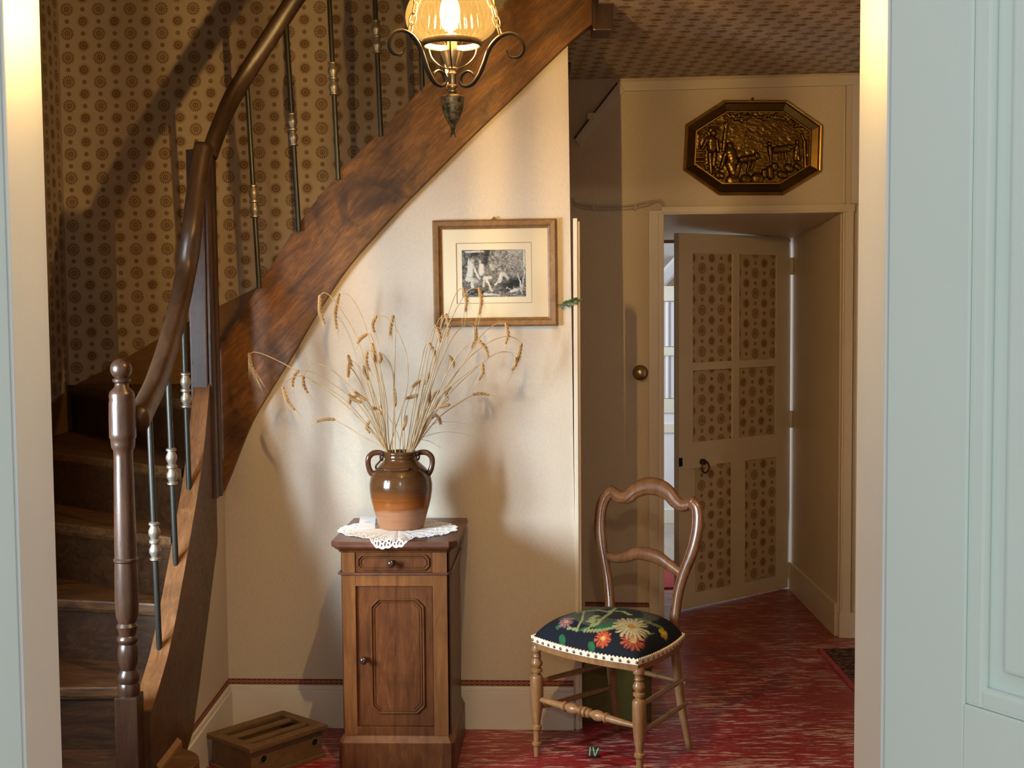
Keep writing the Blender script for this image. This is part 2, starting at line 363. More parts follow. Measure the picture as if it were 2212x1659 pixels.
def prism(poly, ext):
    poly = [np.array(p, float) for p in poly]; ext = np.array(ext, float); n = len(poly)
    V = poly + [p + ext for p in poly]
    return V, [tuple(range(n)), tuple(range(2 * n - 1, n - 1, -1))] + [(i, (i + 1) % n, n + (i + 1) % n, n + i) for i in range(n)]
def band(lo, hi, ext):
    lo = [np.array(p, float) for p in lo]; hi = [np.array(p, float) for p in hi]; e = np.array(ext, float); n = len(lo)
    V = lo + hi + [p + e for p in lo] + [p + e for p in hi]; Fc = []
    for i in range(n - 1):
        Fc += [(i, i + 1, n + i + 1, n + i), (2 * n + i, 3 * n + i, 3 * n + i + 1, 2 * n + i + 1), (i, 2 * n + i, 2 * n + i + 1, i + 1), (n + i, n + i + 1, 3 * n + i + 1, 3 * n + i)]
    Fc += [(0, n, 3 * n, 2 * n), (n - 1, 3 * n - 1, 4 * n - 1, 2 * n - 1)]
    return V, Fc
def lathe(prof, p0, p1, seg=20, caps=True):
    # prof: (fraction along the axis p0 -> p1, radius)
    p0 = np.array(p0, float); p1 = np.array(p1, float); a = (p1 - p0) / np.linalg.norm(p1 - p0)
    t = np.array([1.0, 0, 0]) if abs(a[0]) < 0.8 else np.array([0, 1.0, 0])
    e1 = np.cross(a, t); e1 /= np.linalg.norm(e1); e2 = np.cross(a, e1)
    V = []; Fc = []
    for k, (s, r) in enumerate(prof):
        c = p0 + (p1 - p0) * s
        for j in range(seg):
            th = 2 * math.pi * j / seg
            V.append(c + r * (math.cos(th) * e1 + math.sin(th) * e2))
        if k:
            for j in range(seg):
                Fc.append(((k - 1) * seg + j, (k - 1) * seg + (j + 1) % seg, k * seg + (j + 1) % seg, k * seg + j))
    if caps: Fc += [tuple(range(seg - 1, -1, -1)), tuple(range((len(prof) - 1) * seg, len(prof) * seg))]
    return V, Fc
def spline(pts, n=8):
    pts = np.array(pts, float); out = []
    Q = np.vstack([2 * pts[0] - pts[1], pts, 2 * pts[-1] - pts[-2]])
    for i in range(1, len(Q) - 2):
        p0, p1, p2, p3 = Q[i - 1:i + 3]
        for k in range(n):
            t = k / n
            out.append(0.5 * (2 * p1 + (p2 - p0) * t + (2 * p0 - 5 * p1 + 4 * p2 - p3) * t * t + (3 * p1 - p0 - 3 * p2 + p3) * t ** 3))
    out.append(pts[-1]); return np.array(out)
def tube(path, rad, seg=8, nrm=None, caps=True, power=2.0, close=False):
    # rad: r, or (r_normal, r_side); scalars or arrays per point. nrm: fixed vector that fixes the section's first axis
    path = np.array(path, float); n = len(path)
    ra, rb = rad if isinstance(rad, tuple) else (rad, rad)
    ra = np.full(n, ra) if np.isscalar(ra) else np.interp(np.linspace(0, 1, n), np.linspace(0, 1, len(ra)), ra)
    rb = np.full(n, rb) if np.isscalar(rb) else np.interp(np.linspace(0, 1, n), np.linspace(0, 1, len(rb)), rb)
    V = []; Fc = []; prev = None
    for k in range(n):
        t = (path[(k + 1) % n] - path[k - 1]) if close else path[min(k + 1, n - 1)] - path[max(k - 1, 0)]
        t = t / (np.linalg.norm(t) + 1e-12)
        if nrm is not None: a = np.array(nrm, float)
        elif prev is not None: a = prev
        else: a = np.array([0, 0, 1.0]) if abs(t[2]) < 0.9 else np.array([1.0, 0, 0])
        a = a - t * np.dot(a, t); a /= np.linalg.norm(a) + 1e-12; prev = a
        b = np.cross(t, a)
        for j in range(seg):
            th = 2 * math.pi * (j + 0.5) / seg; c, s = math.cos(th), math.sin(th)
            q = 2.0 / power
            V.append(path[k] + a * ra[k] * math.copysign(abs(c) ** q, c) + b * rb[k] * math.copysign(abs(s) ** q, s))
    m = n if close else n - 1
    for k in range(m):
        for j in range(seg):
            Fc.append((k * seg + j, k * seg + (j + 1) % seg, ((k + 1) % n) * seg + (j + 1) % seg, ((k + 1) % n) * seg + j))
    if caps and not close: Fc += [tuple(range(seg - 1, -1, -1)), tuple(range((n - 1) * seg, n * seg))]
    return V, Fc
def sphere(c, r, seg=16, rings=8, sc=(1, 1, 1)):
    V = []; Fc = []
    for i in range(rings + 1):
        ph = math.pi * i / rings
        for j in range(seg):
            th = 2 * math.pi * j / seg
            V.append((c[0] + r * sc[0] * math.sin(ph) * math.cos(th), c[1] + r * sc[1] * math.sin(ph) * math.sin(th), c[2] + r * sc[2] * math.cos(ph)))
    for i in range(rings):
        for j in range(seg): Fc.append((i * seg + j, (i + 1) * seg + j, (i + 1) * seg + (j + 1) % seg, i * seg + (j + 1) % seg))
    return V, Fc
def smoothnoise(nx, ny, cells, seed):
    r = np.random.default_rng(seed); g = r.random((cells + 2, cells + 2))
    x = np.linspace(0, cells, nx); y = np.linspace(0, cells, ny); X, Y = np.meshgrid(x, y)
    i = X.astype(int); j = Y.astype(int); fx = X - i; fy = Y - j; fx = fx * fx * (3 - 2 * fx); fy = fy * fy * (3 - 2 * fy)
    return (g[j, i] * (1 - fx) + g[j, i + 1] * fx) * (1 - fy) + (g[j + 1, i] * (1 - fx) + g[j + 1, i + 1] * fx) * fy

#PART2
# ------------------------------------------------------------------ the setting
HC = 2.56                                   # hall ceiling height
XL, XR, DN, DF = -0.695, 0.520, 1.82, 1.945  # opening of the double doors
LX, RX, RD = -1.95, 2.25, 5.70              # hall left wall, right wall, stairwell rear wall
XYUV = lambda p: (p[0], p[1]); XZUV = lambda p: (p[0] + 0.031, p[2] + 0.02); YZUV = lambda p: (p[1], p[2])
BWN = np.array([0.05, 1.0, 0]); BW0 = np.array([0, 4.622, 0])
BW = lambda px, py, off=0.0: PL(px, py, BW0 - np.array([0, off, 0]), BWN)
bwd = lambda X: 4.622 - 0.05 * X
DWN = np.array([0.096, 1.0, 0]); DW0 = np.array([0, 6.03, 0])
DW = lambda px, py, off=0.0: PL(px, py, DW0 - np.array([0, off, 0]), DWN)
dwd = lambda X: 6.03 - 0.096 * X
DU = np.array([1, -0.096, 0]) / math.hypot(1, 0.096)

struct('floor', *bx(-2.4, 2.6, 1.6, 6.88, -0.05, 0.0), 'lino')
struct('floor_near_room', *bx(-2.6, 2.8, -2.5, 1.6, -0.05, 0.0), 'farfloor')
poly = [(LX, DF), (RX, DF), (RX, 6.15), (0.18, 6.15), (0.18, 4.75), (0.30, 4.60), (0.33, 4.15), (-1.0, 4.15), (-1.0, 3.35), (LX, 3.35)]
struct('ceiling', *prism([(x, y, HC) for x, y in poly], (0, 0, 0.16)), 'paper', uv=lambda p: (p[0] + 0.25 * p[1] * 0.1, p[1]))
# hall and stairwell shell
HW = dict(y0=2.2, y1=3.35, z0=0.80, z1=2.00)
V, Fc = join(bx(LX - 0.2, LX, DF - 0.2, HW['y0'], 0, 4.2), bx(LX - 0.2, LX, HW['y1'], RD + 0.1, 0, 4.2), bx(LX - 0.2, LX, HW['y0'], HW['y1'], 0, HW['z0']), bx(LX - 0.2, LX, HW['y0'], HW['y1'], HW['z1'], 4.2))
struct('wall_left', V, Fc, 'paper', uv=YZUV)
struct('wall_rear', *bx(LX, 0.24, RD, RD + 0.1, 0, 4.2), 'paper', uv=XZUV)
struct('wall_right', *bx(RX, RX + 0.1, DF - 0.2, 7.0, 0, HC), 'wall')
V, Fc = join(bx(0.150, 0.185, 4.66, 6.2, 0, 4.2), bx(-1.0, 0.33, 4.11, 4.15, HC + 0.16, 4.2), bx(-1.04, -1.0, 3.35, 4.15, HC + 0.16, 4.2), bx(LX, -1.0, 3.31, 3.35, HC + 0.16, 4.2), bx(0.30, 0.33, 4.15, 4.70, HC + 0.16, 4.2))
struct('wall_stairwell', V, Fc, 'wall')
struct('ceiling_stairwell', *bx(LX - 0.2, 0.4, 3.2, RD + 0.1, 4.2, 4.3), 'plain')
V, Fc = join(bx(-2.6, XL - 0.03, DN - 0.01, DF, 0, HC), bx(XR + 0.03, 2.6, DN - 0.01, DF, 0, HC), bx(XL - 0.03, XR + 0.03, DN - 0.01, DF, 2.36, HC))
struct('wall_front', V, Fc, 'wall')
# hall window on the left
wf = empty('window_1', (LX - 0.1, 2.625, HW['z0']), 'white casement window lighting the hall beside the stairs', 'window', kind='structure')
for (a, b, c, d) in ((2.2, 2.25, .80, 2.0), (3.30, 3.35, .80, 2.0), (2.25, 3.3, .80, .85), (2.25, 3.3, 1.95, 2.0), (2.755, 2.795, .85, 1.95)):
    mk('window_frame', *bx(LX - 0.14, LX - 0.09, a, b, c, d), 'trim', wf)
for a, b in ((2.25, 2.755), (2.795, 3.3)): mk('pane', *bx(LX - 0.118, LX - 0.114, a, b, .85, 1.95), 'pane', wf)

# under-stair wall (faces the viewer), with its cut along the stair string
LOW = [(470, 1085), (490, 1045), (540, 920), (585, 842), (630, 770), (672, 698), (715, 630), (755, 573), (796, 525), (858, 456), (935, 378), (1011, 302), (1117, 201), (1223, 98), (1282, 50)]
UPP = [(462, 800), (480, 742), (518, 682), (555, 622), (597, 556), (640, 490), (687, 428), (735, 372), (778, 326), (822, 284), (905, 197), (1000, 103), (1090, 12), (1180, -78), (1282, -180)]
lowp = [BW(*p) for p in LOW]
pts = [np.array([-1.05, bwd(-1.05), 0]), np.array([-1.05, bwd(-1.05), lowp[0][2] + 0.05])] + [p + np.array([0, 0, 0.07]) for p in lowp[1:-2]]
e1 = BW(1226, 80); e2 = BW(1247, 1581)
pts += [np.array([e1[0], bwd(e1[0]), e1[2] + 0.03]), np.array([e2[0], bwd(e2[0]), 0])]
struct('wall_back', *prism(pts, (0, 0.04, 0)), 'wall')
ilo = [(3.62, .12), (4.0, .13), (4.096, .172), (4.2, .30), (4.37, .533), (4.51, .727), (4.60, .88)]
ihi = [(3.62, .385), (3.72, .435), (3.82, .497), (3.91, .575), (4.06, .735), (4.148, .835), (4.257, .960), (4.34, 1.085), (4.43, 1.27), (4.60, 1.48)]
lo_z = lambda d: np.interp(d, [a for a, b in ilo], [b for a, b in ilo]); hi_z = lambda d: np.interp(d, [a for a, b in ihi], [b for a, b in ihi])
ds = np.linspace(3.98, 4.70, 14)
struct('wall_side', *prism([(-1.047, 3.98, 0)] + [(-1.047, d, lo_z(d) + 0.08) for d in ds] + [(-1.047, 4.70, 0)], (-0.02, 0, 0)), 'wall')
# skirting boards and the printed border above them
def run(name, p0, p1, out, z0, z1, th, mat, bevel=0.0, uv=False):
    p0 = np.array([*p0, 0.0]); p1 = np.array([*p1, 0.0]); u = p1 - p0; L = np.linalg.norm(u); u /= L; out = np.array([*out, 0.0])
    q = [p0, p1, p1 + out * th, p0 + out * th]
    V = [a + np.array([0, 0, z]) for z in (z0, z1) for a in q]
    return struct(name, V, BF, mat, bevel=bevel, uv=(lambda p: (float(np.dot(p - p0, u)), (p[2] - z0) / (z1 - z0))) if uv else None)
A = (-1.047, bwd(-1.047)); B = (e2[0] - 0.012, bwd(e2[0])); FN = (-0.05, -1.0)
run('baseboard_back', A, B, FN, 0, 0.140, 0.016, 'skirt', 0.002); run('baseboard_back_cap', A, B, FN, 0.140, 0.157, 0.011, 'skirt', 0.003)
run('trim_1', A, B, FN, 0.159, 0.178, 0.003, 'border', uv=True)
A2 = (-1.047, 3.80); B2 = (-1.047, 4.66)
run('baseboard_side', A2, B2, (1, 0), 0, 0.140, 0.016, 'skirt', 0.002); run('baseboard_side_cap', A2, B2, (1, 0), 0.140, 0.157, 0.011, 'skirt', 0.003)
run('trim_2', (-1.047, 3.98), B2, (1, 0), 0.159, 0.178, 0.003, 'border', uv=True)
# casing of the cupboard door at the end of the under-stair wall
a = BW(1238, 472); b = BW(1247, 1581)
V, Fc = join(bx(e1[0] + 0.016, e1[0] + 0.030, bwd(.22) - 0.012, bwd(.22) + 0.03, 0, a[2]), bx(e1[0] + 0.030, e1[0] + 0.040, bwd(.22), bwd(.22) + 0.03, 0, a[2] - 0.01))
struct('trim_3', V, Fc, 'trim', bevel=0.002)
k = mk('keyhole_escutcheon', *sphere(BW(1251, 1003) + np.array([0.004, 0.01, 0]), 0.012, 12, 8, (0.45, 0.6, 1.5)), 'brassk', smooth='all')
tag(k, 'small brass keyhole plate on the edge of the cupboard casing', 'keyhole')

# rear doorway wall, a metre thick, with the passage through it
jl = DW(1432, 900)[0]; jr = DW(1812, 900)[0]; ht = DW(1620, 463)[2]; hb = P(1600, 516, 6.87)[2]
BK = 6.90
def blk(x0, x1, z0, z1, z1b=None, z0b=None):
    z1b = z1 if z1b is None else z1b; z0b = z0 if z0b is None else z0b
    return [(x0, dwd(x0), z0), (x1, dwd(x1), z0), (x1, BK, z0b), (x0, BK, z0b), (x0, dwd(x0), z1), (x1, dwd(x1), z1), (x1, BK, z1b), (x0, BK, z1b)], list(BF)
V, Fc = join(blk(0.15, jl, 0, HC + 0.05), blk(jr, RX, 0, HC + 0.05), blk(jl, jr, ht, HC + 0.05, None, hb))
struct('wall_doorway', V, Fc, 'wall2')
def strip(name, px0, py0, px1, py1, th, mat='trim', bevel=0.003, zb=None):
    a = DW(px0, py1); b = DW(px1, py0)
    x0, x1 = a[0], b[0]; z0 = a[2] if zb is None else zb; z1 = b[2]
    c = np.array([(x0 + x1) / 2, dwd((x0 + x1) / 2), (z0 + z1) / 2]) - np.array([0, th / 2, 0])
    return struct(name, *obox(c, (DU, (0.096, 1, 0), (0, 0, 1)), ((x1 - x0) / 2 / DU[0], th / 2, (z1 - z0) / 2)), mat, bevel=bevel)
strip('trim_4', 1402, 455, 1432, 1400, 0.022, zb=0.0); strip('trim_5', 1422, 462, 1433, 1400, 0.032, zb=0.0)
strip('trim_6', 1812, 455, 1842, 1400, 0.022, zb=0.0); strip('trim_7', 1811, 462, 1822, 1400, 0.032, zb=0.0); strip('trim_8', 1842, 445, 1856, 1400, 0.014, zb=0.0)
strip('trim_9', 1428, 441, 1845, 463, 0.022); strip('trim_10', 1428, 455, 1830, 465, 0.032)
strip('baseboard_doorway', 1252, 1311, 1404, 1400, 0.016, 'trim', zb=0.0)
o = strip('trim_11', 1264, 1302, 1402, 1311, 0.004, 'border', 0)
x0b = DW(1264, 1305)[0]
L = o.data.uv_layers.new(name='UVMap'); zs = [v.co.z for v in o.data.vertices]; zmn, zmx = min(zs), max(zs)
for lp in o.data.loops:
    v = o.data.vertices[lp.vertex_index].co; L.data[lp.index].uv = (v.x, (v.z - zmn) / (zmx - zmn))
pl1 = strip('trim_12', 1400, 1312, 1434, 1400, 0.038, zb=0.0); pl2 = strip('trim_13', 1809, 1321, 1858, 1400, 0.038, zb=0.0)
strip('trim_14', 1820, 185, 1826, 440, 0.010); strip('trim_15', 1838, 180, 1858, 440, 0.014)
# cornice strip and its slanting end
def slant(name, a, b, c, d, th, mat='trim'):
    q = [DW(*p) for p in (a, b, c, d)]
    return struct(name, *prism(q, (0, -th, 0)), mat, bevel=0.003)
slant('trim_16', (1337, 178), (1870, 162), (1870, 184), (1348, 198), 0.020)
slant('trim_17', (1337, 178), (1348, 198), (1252, 318), (1240, 300), 0.020)
# passage skirting, along the reveal
run('baseboard_passage', (jr, dwd(jr) + 0.0), (jr, 6.88), (-1, 0), 0, 0.15, 0.014, 'trim', 0.003)

# cables on the doorway wall
t = empty('cable_run', DW(1330, 446), 'two old white cables clipped along the wall above the door casing', 'cable')
for dy, r in ((0, .005), (7, .004)):
    path = spline([DW(x, y + dy * s, 0.012) for x, y, s in ((1236, 428, 1), (1250, 441, 1), (1300, 446, 1), (1360, 444, 1), (1400, 436, 1), (1424, 435, -.4), (1434, 446, -.6), (1436, 466, 0))], 5)
    mk('cable', *tube(path, r, 6), 'cable', t, smooth='all')
for x in (1282, 1372): mk('clip', *obox(DW(x, 448, 0.012), (DU, (0, 1, 0), (0, 0, 1)), (.006, .010, .014)), 'cable', t, bevel=.002)
t = empty('slanting_cable', DW(1290, 240), 'thin cable with a small junction box following the slanted corner trim', 'cable')
mk('cable', *tube([DW(1334, 179, .024), DW(1276, 253, .024), DW(1240, 300, .024)], .004, 6), 'wire', t)
mk('junction_box', *obox(DW(1276, 251, .032), (DU, (0, 1, 0), (0, 0, 1)), (.017, .012, .014)), 'trim', t, bevel=.003)
t = empty('door_knob', DW(1383, 805), 'round aged brass knob fixed on the wall beside the passage', 'knob')
kc = DW(1383, 805); dv = np.array([-0.096, -1, 0])
mk('rosette', *lathe([(0, .036), (.3, .036), (.5, .033), (.8, .020), (1, .018)], kc, kc + dv * .018, 24), 'brassk', t, smooth=True)
mk('grip', *lathe([(0, .014), (.25, .012), (.4, .020), (.6, .0265), (.8, .026), (.93, .018), (1, .006)], kc + dv * .016, kc + dv * .062, 24), 'brassk', t, smooth=True)

# ------------------------------------------------------------------ double doors in front (opened towards the viewer)
def jambs():
    struct('trim_18', *bx(XL - 0.03, XL, DN - 0.012, DF + 0.006, 0, 2.36), 'jamb', bevel=0.003)
    struct('trim_19', *bx(XR, XR + 0.03, DN - 0.012, DF + 0.006, 0, 2.36), 'jamb', bevel=0.003)
    struct('trim_20', *bx(XL, XR, DN - 0.012, DF + 0.006, 2.33, 2.36), 'jamb')
jambs()
def leaf(name, hx, s, label):
    root = empty(name, (hx, DN - 0.02, 0.01), label, 'door', kind='structure')
    t = np.array([0.53 * s, -0.848, 0]); nrm = np.array([-0.848 * s, -0.53, 0]); h = np.array([hx + 0.004 * s, DN - 0.016, 0])
    def slab(nm, t0, t1, z0, z1, d0, d1, bev=0.0):
        c = h + t * (t0 + t1) / 2 + np.array([0, 0, (z0 + z1) / 2]) + nrm * (d0 + d1) / 2
        mk(nm, *obox(c, (t, nrm, (0, 0, 1)), ((t1 - t0) / 2, (d1 - d0) / 2, (z1 - z0) / 2)), 'mint', root, bevel=bev)
    W = 0.60; st = 0.135
    slab('stile', 0, st, .01, 2.32, -.036, 0, .002); slab('stile', W - st, W, .01, 2.32, -.036, 0, .002)
    for z0, z1 in ((.01, .22), (.84, 1.005), (2.18, 2.32)): slab('rail', st, W - st, z0, z1, -.036, 0, .002)
    for z0, z1 in ((.22, .84), (1.005, 2.18)):
        slab('panel', st, W - st, z0, z1, -.028, -.016)
        slab('raised_field', st + .055, W - st - .055, z0 + .055, z1 - .055, -.016, -.008, .004)
        for a0, a1, b0, b1, da, db in ((st, st + .028, z0, z1, 0, 0), (W - st - .028, W - st, z0, z1, 0, 0), (st + .022, W - st - .022, z0, z0 + .0275, 0, 0), (st + .022, W - st - .022, z1 - .0275, z1, 0, 0)):
            slab('moulding', a0, a1, b0, b1, -.016, -.003 if b1 - b0 > .1 else -.0034, .006)
    return root
leaf('door_1', XL, -1, 'pale mint panelled double door leaf on the near side by the stairs')
leaf('door_2', XR, 1, 'pale mint panelled double door leaf on the near side beyond the chair')

# ------------------------------------------------------------------ wallpapered door at the end of the passage
def far_door():
    hz = P(1704, 900, 6.86); fe = P(1467, 900, 6.36)
    s = np.array([fe[0] - hz[0], fe[1] - hz[1], 0]); Wd = np.linalg.norm(s); s /= Wd; n = np.array([s[1], -s[0], 0])
    if n[1] > 0: n = -n
    H0 = np.array([hz[0], hz[1], 0]); ztop = P(1467, 503, 6.36)[2]
    def SZ(px, py):
        q = PL(px, py, H0, n) - H0; return float(np.dot(q, s)), q[2]
    root = empty('door_3', H0, 'cream door ajar with sunburst wallpaper panels and ring handle', 'door', kind='structure')
    def slab(nm, s0, s1, z0, z1, d0, d1, mat='trim', bev=0.0, uv=None, par=root):
        c = H0 + s * (s0 + s1) / 2 + np.array([0, 0, (z0 + z1) / 2]) + n * (d0 + d1) / 2
        return mk(nm, *obox(c, (s, n, (0, 0, 1)), ((s1 - s0) / 2, (d1 - d0) / 2, (z1 - z0) / 2)), mat, par, bevel=bev, uv=uv)
    core = slab('core', 0, Wd, .012, ztop, -.035, -.008)
    pan = [((1497, 545), (1582, 780)), ((1597, 553), (1677, 778)), ((1500, 796), (1583, 950)), ((1597, 795), (1676, 942)), ((1503, 1003), (1578, 1272)), ((1610, 992), (1676, 1248))]
    R = []
    for (a, b) in pan:
        s1, z1 = SZ(*a); s0, _ = SZ(b[0], (a[1] + b[1]) / 2); _, z0 = SZ((a[0] + b[0]) / 2, b[1])
        _, z1 = SZ((a[0] + b[0]) / 2, a[1]); R.append([s0, s1, z0, z1])
    for i in (0, 2): 
        for k in (2, 3): m = (R[i][k] + R[i + 1][k]) / 2; R[i][k] = R[i + 1][k] = m
    sl = max(R[0][1], R[2][1]); sr = min(R[1][0], R[3][0]); m0, m1 = R[1][1], R[0][0]
    slab('stile', 0, sr, .012, ztop, -.008, 0, bev=.001); slab('stile', sl, Wd, .012, ztop, -.008, 0, bev=.001)
    slab('rail', sr, sl, R[0][3], ztop, -.008, 0); slab('rail', sr, sl, R[4][3], R[2][2], -.008, 0); slab('rail', sr, sl, .012, min(R[4][2], R[5][2]), -.008, 0)
    slab('glazing_bar', m0, m1, R[2][2], R[0][3], -.008, .004, bev=.002); slab('glazing_bar', sr, sl, R[2][3], R[0][2], -.008, .003, bev=.002)
    slab('rail', R[5][1], R[4][0], min(R[4][2], R[5][2]), R[4][3], -.008, 0)
    slab('stile', sr, R[5][0], .1, R[4][3], -.0085, -.0005)
    ph = (0.0, 0.021, 0.035, 0.012, 0.05, 0.03)
    for i, r in enumerate(R):
        o = (0.0, 0.02, 0.0, 0.04, 0.01, 0.03)[i]
        slab('wallpaper_panel', r[0], r[1], r[2], r[3], -.010, -.006 if i < 4 else .0008, 'paper', uv=(lambda q, o=o, f=ph[i]: (-float(np.dot(q - H0, s)) + o, q[2] + f)))
    a, z = SZ(1515, 997)
    c = H0 + s * a + np.array([0, 0, z]) + n * .004
    slab('lock_plate', SZ(1545, 990)[0], Wd - .012, z - .03, z + .06, 0, .004, bev=.002)
    mk('handle_boss', *lathe([(0, .016), (.6, .015), (1, .008)], c, c + n * .028, 14), 'wire', root, smooth=True)
    ang = np.linspace(0, 2 * math.pi, 22)[:-1]
    rc = c + n * .024 + np.array([0, 0, -.026])
    mk('ring_handle', *tube([rc + s * .026 * math.cos(q) + np.array([0, 0, .028 * math.sin(q)]) for q in ang], .004, 6, close=True), 'wire', root, smooth='all')
    slab('latch', Wd - .018, Wd + .002, z - .012, z + .03, 0, .006, 'black')
    for py in (575, 905, 1232):
        zz = P(1707, py, 6.86)[2]
        mk('hinge', *lathe([(0, .010), (.1, .012), (.9, .012), (1, .010)], H0 + np.array([.010, -.008, zz - .045]), H0 + np.array([.010, -.008, zz + .045]), 10), 'trim', root, smooth=True)
far_door()
# room beyond the passage
struct('floor_far_room', *bx(-0.6, 3.2, 6.88, 10.0, -0.05, 0.0), 'farfloor')
struct('wall_far', *join(bx(-0.6, 3.2, 9.7, 9.8, 0, 2.6), bx(-0.7, -0.6, 6.9, 9.8, 0, 2.6), bx(3.2, 3.3, 6.9, 9.8, 0, 2.6)), 'farwall') if False else struct('wall_far', *bx(-0.7, 3.3, 9.7, 9.8, 0, 2.6), 'farwall')
struct('wall_far_left', *bx(-0.7, -0.6, 6.9, 9.7, 0, 2.6), 'farceil'); struct('wall_far_right', *bx(3.2, 3.3, 6.9, 9.7, 0, 2.6), 'farceil')
struct('wall_far_front', *join(bx(-0.7, jl, 6.88, 6.92, 0, 2.6), bx(jr, 3.3, 6.88, 6.92, 0, 2.6), bx(jl, jr, 6.88, 6.92, hb, 2.6)), 'farceil')
V = [(-0.7, 6.9, 2.5), (3.3, 6.9, 2.5), (3.3, 9.8, 1.80), (-0.7, 9.8, 1.80)]
struct('ceiling_far', *prism(V, (0, 0, .05)), 'farceil')
a, b = P(1418, 618, 9.45), P(1482, 548, 9.45)
struct('trim_21', *tube([a, b], (.022, .05), 8, nrm=(0, -1, 0), power=4), 'farceil')
a, b = P(1425, 524, 6.95), P(1470, 515, 6.95)
struct('trim_22', *bx(jl - .02, jr, 6.93, 6.97, b[2] - .025, b[2] + .03), 'ochre')
def dresser():
    D = 8.98; x0, x1 = 0.70, 1.60
    root = empty('dresser', (1.15, D + .2, 0), 'cream painted dresser with curtained doors in the bright room beyond', 'dresser')
    Z = lambda y: P(1450, y, D)[2]
    mk('body', *bx(x0, x1, D + .02, D + .45, 0, Z(622)), 'cream2', root)
    for a, b in ((650, 618), (768, 750), (892, 862), (935, 915), (1136, 1100)): mk('rail', *bx(x0, x1, D - .006, D + .03, max(0, Z(a)), Z(b)), 'cream2', root, bevel=.004)
    for a, b in ((x0, x0 + .06), (1.22, 1.30), (x1 - .06, x1)): mk('stile', *bx(a, b, D - .004, D + .03, 0, Z(620)), 'cream2', root, bevel=.003)
    for a, b in ((748, 652), (860, 768)):
        V = []; Fc = []; n = 60
        for i in range(n + 1):
            x = x0 + .06 + (1.22 - x0 - .06) * i / n
            for z in (Z(a), Z(b)): V.append((x, D + .008 + .006 * math.sin(i * 1.3) + .003 * math.sin(i * .7), z))
        Fc = [(2 * i, 2 * i + 2, 2 * i + 3, 2 * i + 1) for i in range(n)]
        mk('curtain', V, Fc, 'curtain', root, smooth='all')
    mk('panel', *bx(x0 + .06, 1.22, D + .005, D + .03, Z(1100), Z(935)), 'card', root); mk('panel', *bx(x0 + .06, 1.22, D + .005, D + .03, Z(915), Z(892)), 'card', root)
dresser()
a, b = F(1440, 1275), F(1440, 1215)
o = mk('runner_rug', *bx(0.55, 1.44, a[1] + .02, b[1], 0.0, .012), 'redrug', bevel=.003); tag(o, 'plain red runner rug on grey planks beyond the passage', 'rug')
a = F(1770, 1405)
t = empty('patterned_rug', (1.8, 4.9, 0), 'dark patterned rug on the red floor by the far doorway casing', 'rug')
mk('pile', *bx(a[0], 2.22, 4.1, a[1], 0.0, .009), 'rug', t, bevel=.002)
mk('edge_binding', *bx(a[0] - .008, a[0] + .012, 4.1, a[1] + .004, 0.0, .010), 'redrug', t, bevel=.002)

#PART3
# ------------------------------------------------------------------ staircase
ST = empty('staircase', (-1.06, 3.6, 0), 'winding dark wooden staircase with iron balusters climbing behind the cabinet', 'staircase')
NOS = [((-1.09, 3.58), (LX, 3.58)), ((-1.09, 3.86), (LX, 3.84)), ((-1.09, 4.07), (LX, 4.27)), ((-1.09, 4.15), (LX, 4.69)), ((-1.09, 4.31), (LX, 5.05)), ((-1.08, 4.62), (LX, RD)),
       ((-1.00, 4.69), (-1.38, RD)), ((-.84, 4.69), (-.98, RD)), ((-.64, 4.69), (-.70, RD)), ((-.43, 4.69), (-.45, RD)), ((-.22, 4.69), (-.22, RD)), ((-.01, 4.69), (-.01, RD)), ((.19, 4.69), (.19, RD))]
RISE = 0.2
for i in range(12):
    z = RISE * (i + 1); a, b = NOS[i]; c, d = NOS[i + 1]
    a = np.array([*a, z]); b = np.array([*b, z]); c = np.array([*c, z]); d = np.array([*d, z])
    # nosing overhang
    e = np.array([-(b - a)[1], (b - a)[0], 0]); e /= np.linalg.norm(e)
    if np.dot(e, (c + d) / 2 - (a + b) / 2) > 0: e = -e
    if i == 0:
        arc = [np.array([-1.06 + .128 * math.cos(t), 3.735 + .14 * math.sin(t), z]) for t in np.linspace(-math.pi / 2, math.pi * .55, 14)]
        poly = [b + e * .02, np.array([-1.06, 3.575, z])] + arc + [c + np.array([.02, .02, 0]), d + np.array([0, .02, 0])]
        back = [b + e * .0, np.array([-1.06, 3.60, z])] + [np.array([-1.06 + .105 * math.cos(t), 3.735 + .117 * math.sin(t), z]) for t in np.linspace(-math.pi / 2, math.pi * .55, 14)]
        mk('riser', *prism([p * np.array([1, 1, 0]) for p in back] + [np.array([c[0], c[1], 0]), np.array([d[0], d[1], 0])], (0, 0, z - .032)), 'riser', ST, bevel=.002)
    else:
        poly = [a + e * .022, b + e * .022]
        if i == 4: poly += [np.array([LX, RD, z])]
        if i == 5: poly = [a + e * .022, b + e * .022 + np.array([.01, 0, 0])]
        poly += [d - e * .03, c - e * .03]
        q0 = a + np.array([0, 0, -RISE]); q1 = b + np.array([0, 0, -RISE])
        V = [q0, q1, q1 - e * .02, q0 - e * .02]; V = V + [v + np.array([0, 0, RISE - .03]) for v in V]
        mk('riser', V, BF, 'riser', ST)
        mk('nosing_moulding', *tube([a + e * .006 + np.array([0, 0, -.037]), b + e * .006 + np.array([0, 0, -.037])], .007, 6), 'tread', ST)
    mk('tread', *prism([p - np.array([0, 0, .032]) for p in poly], (0, 0, .032)), 'tread', ST, bevel=.006)
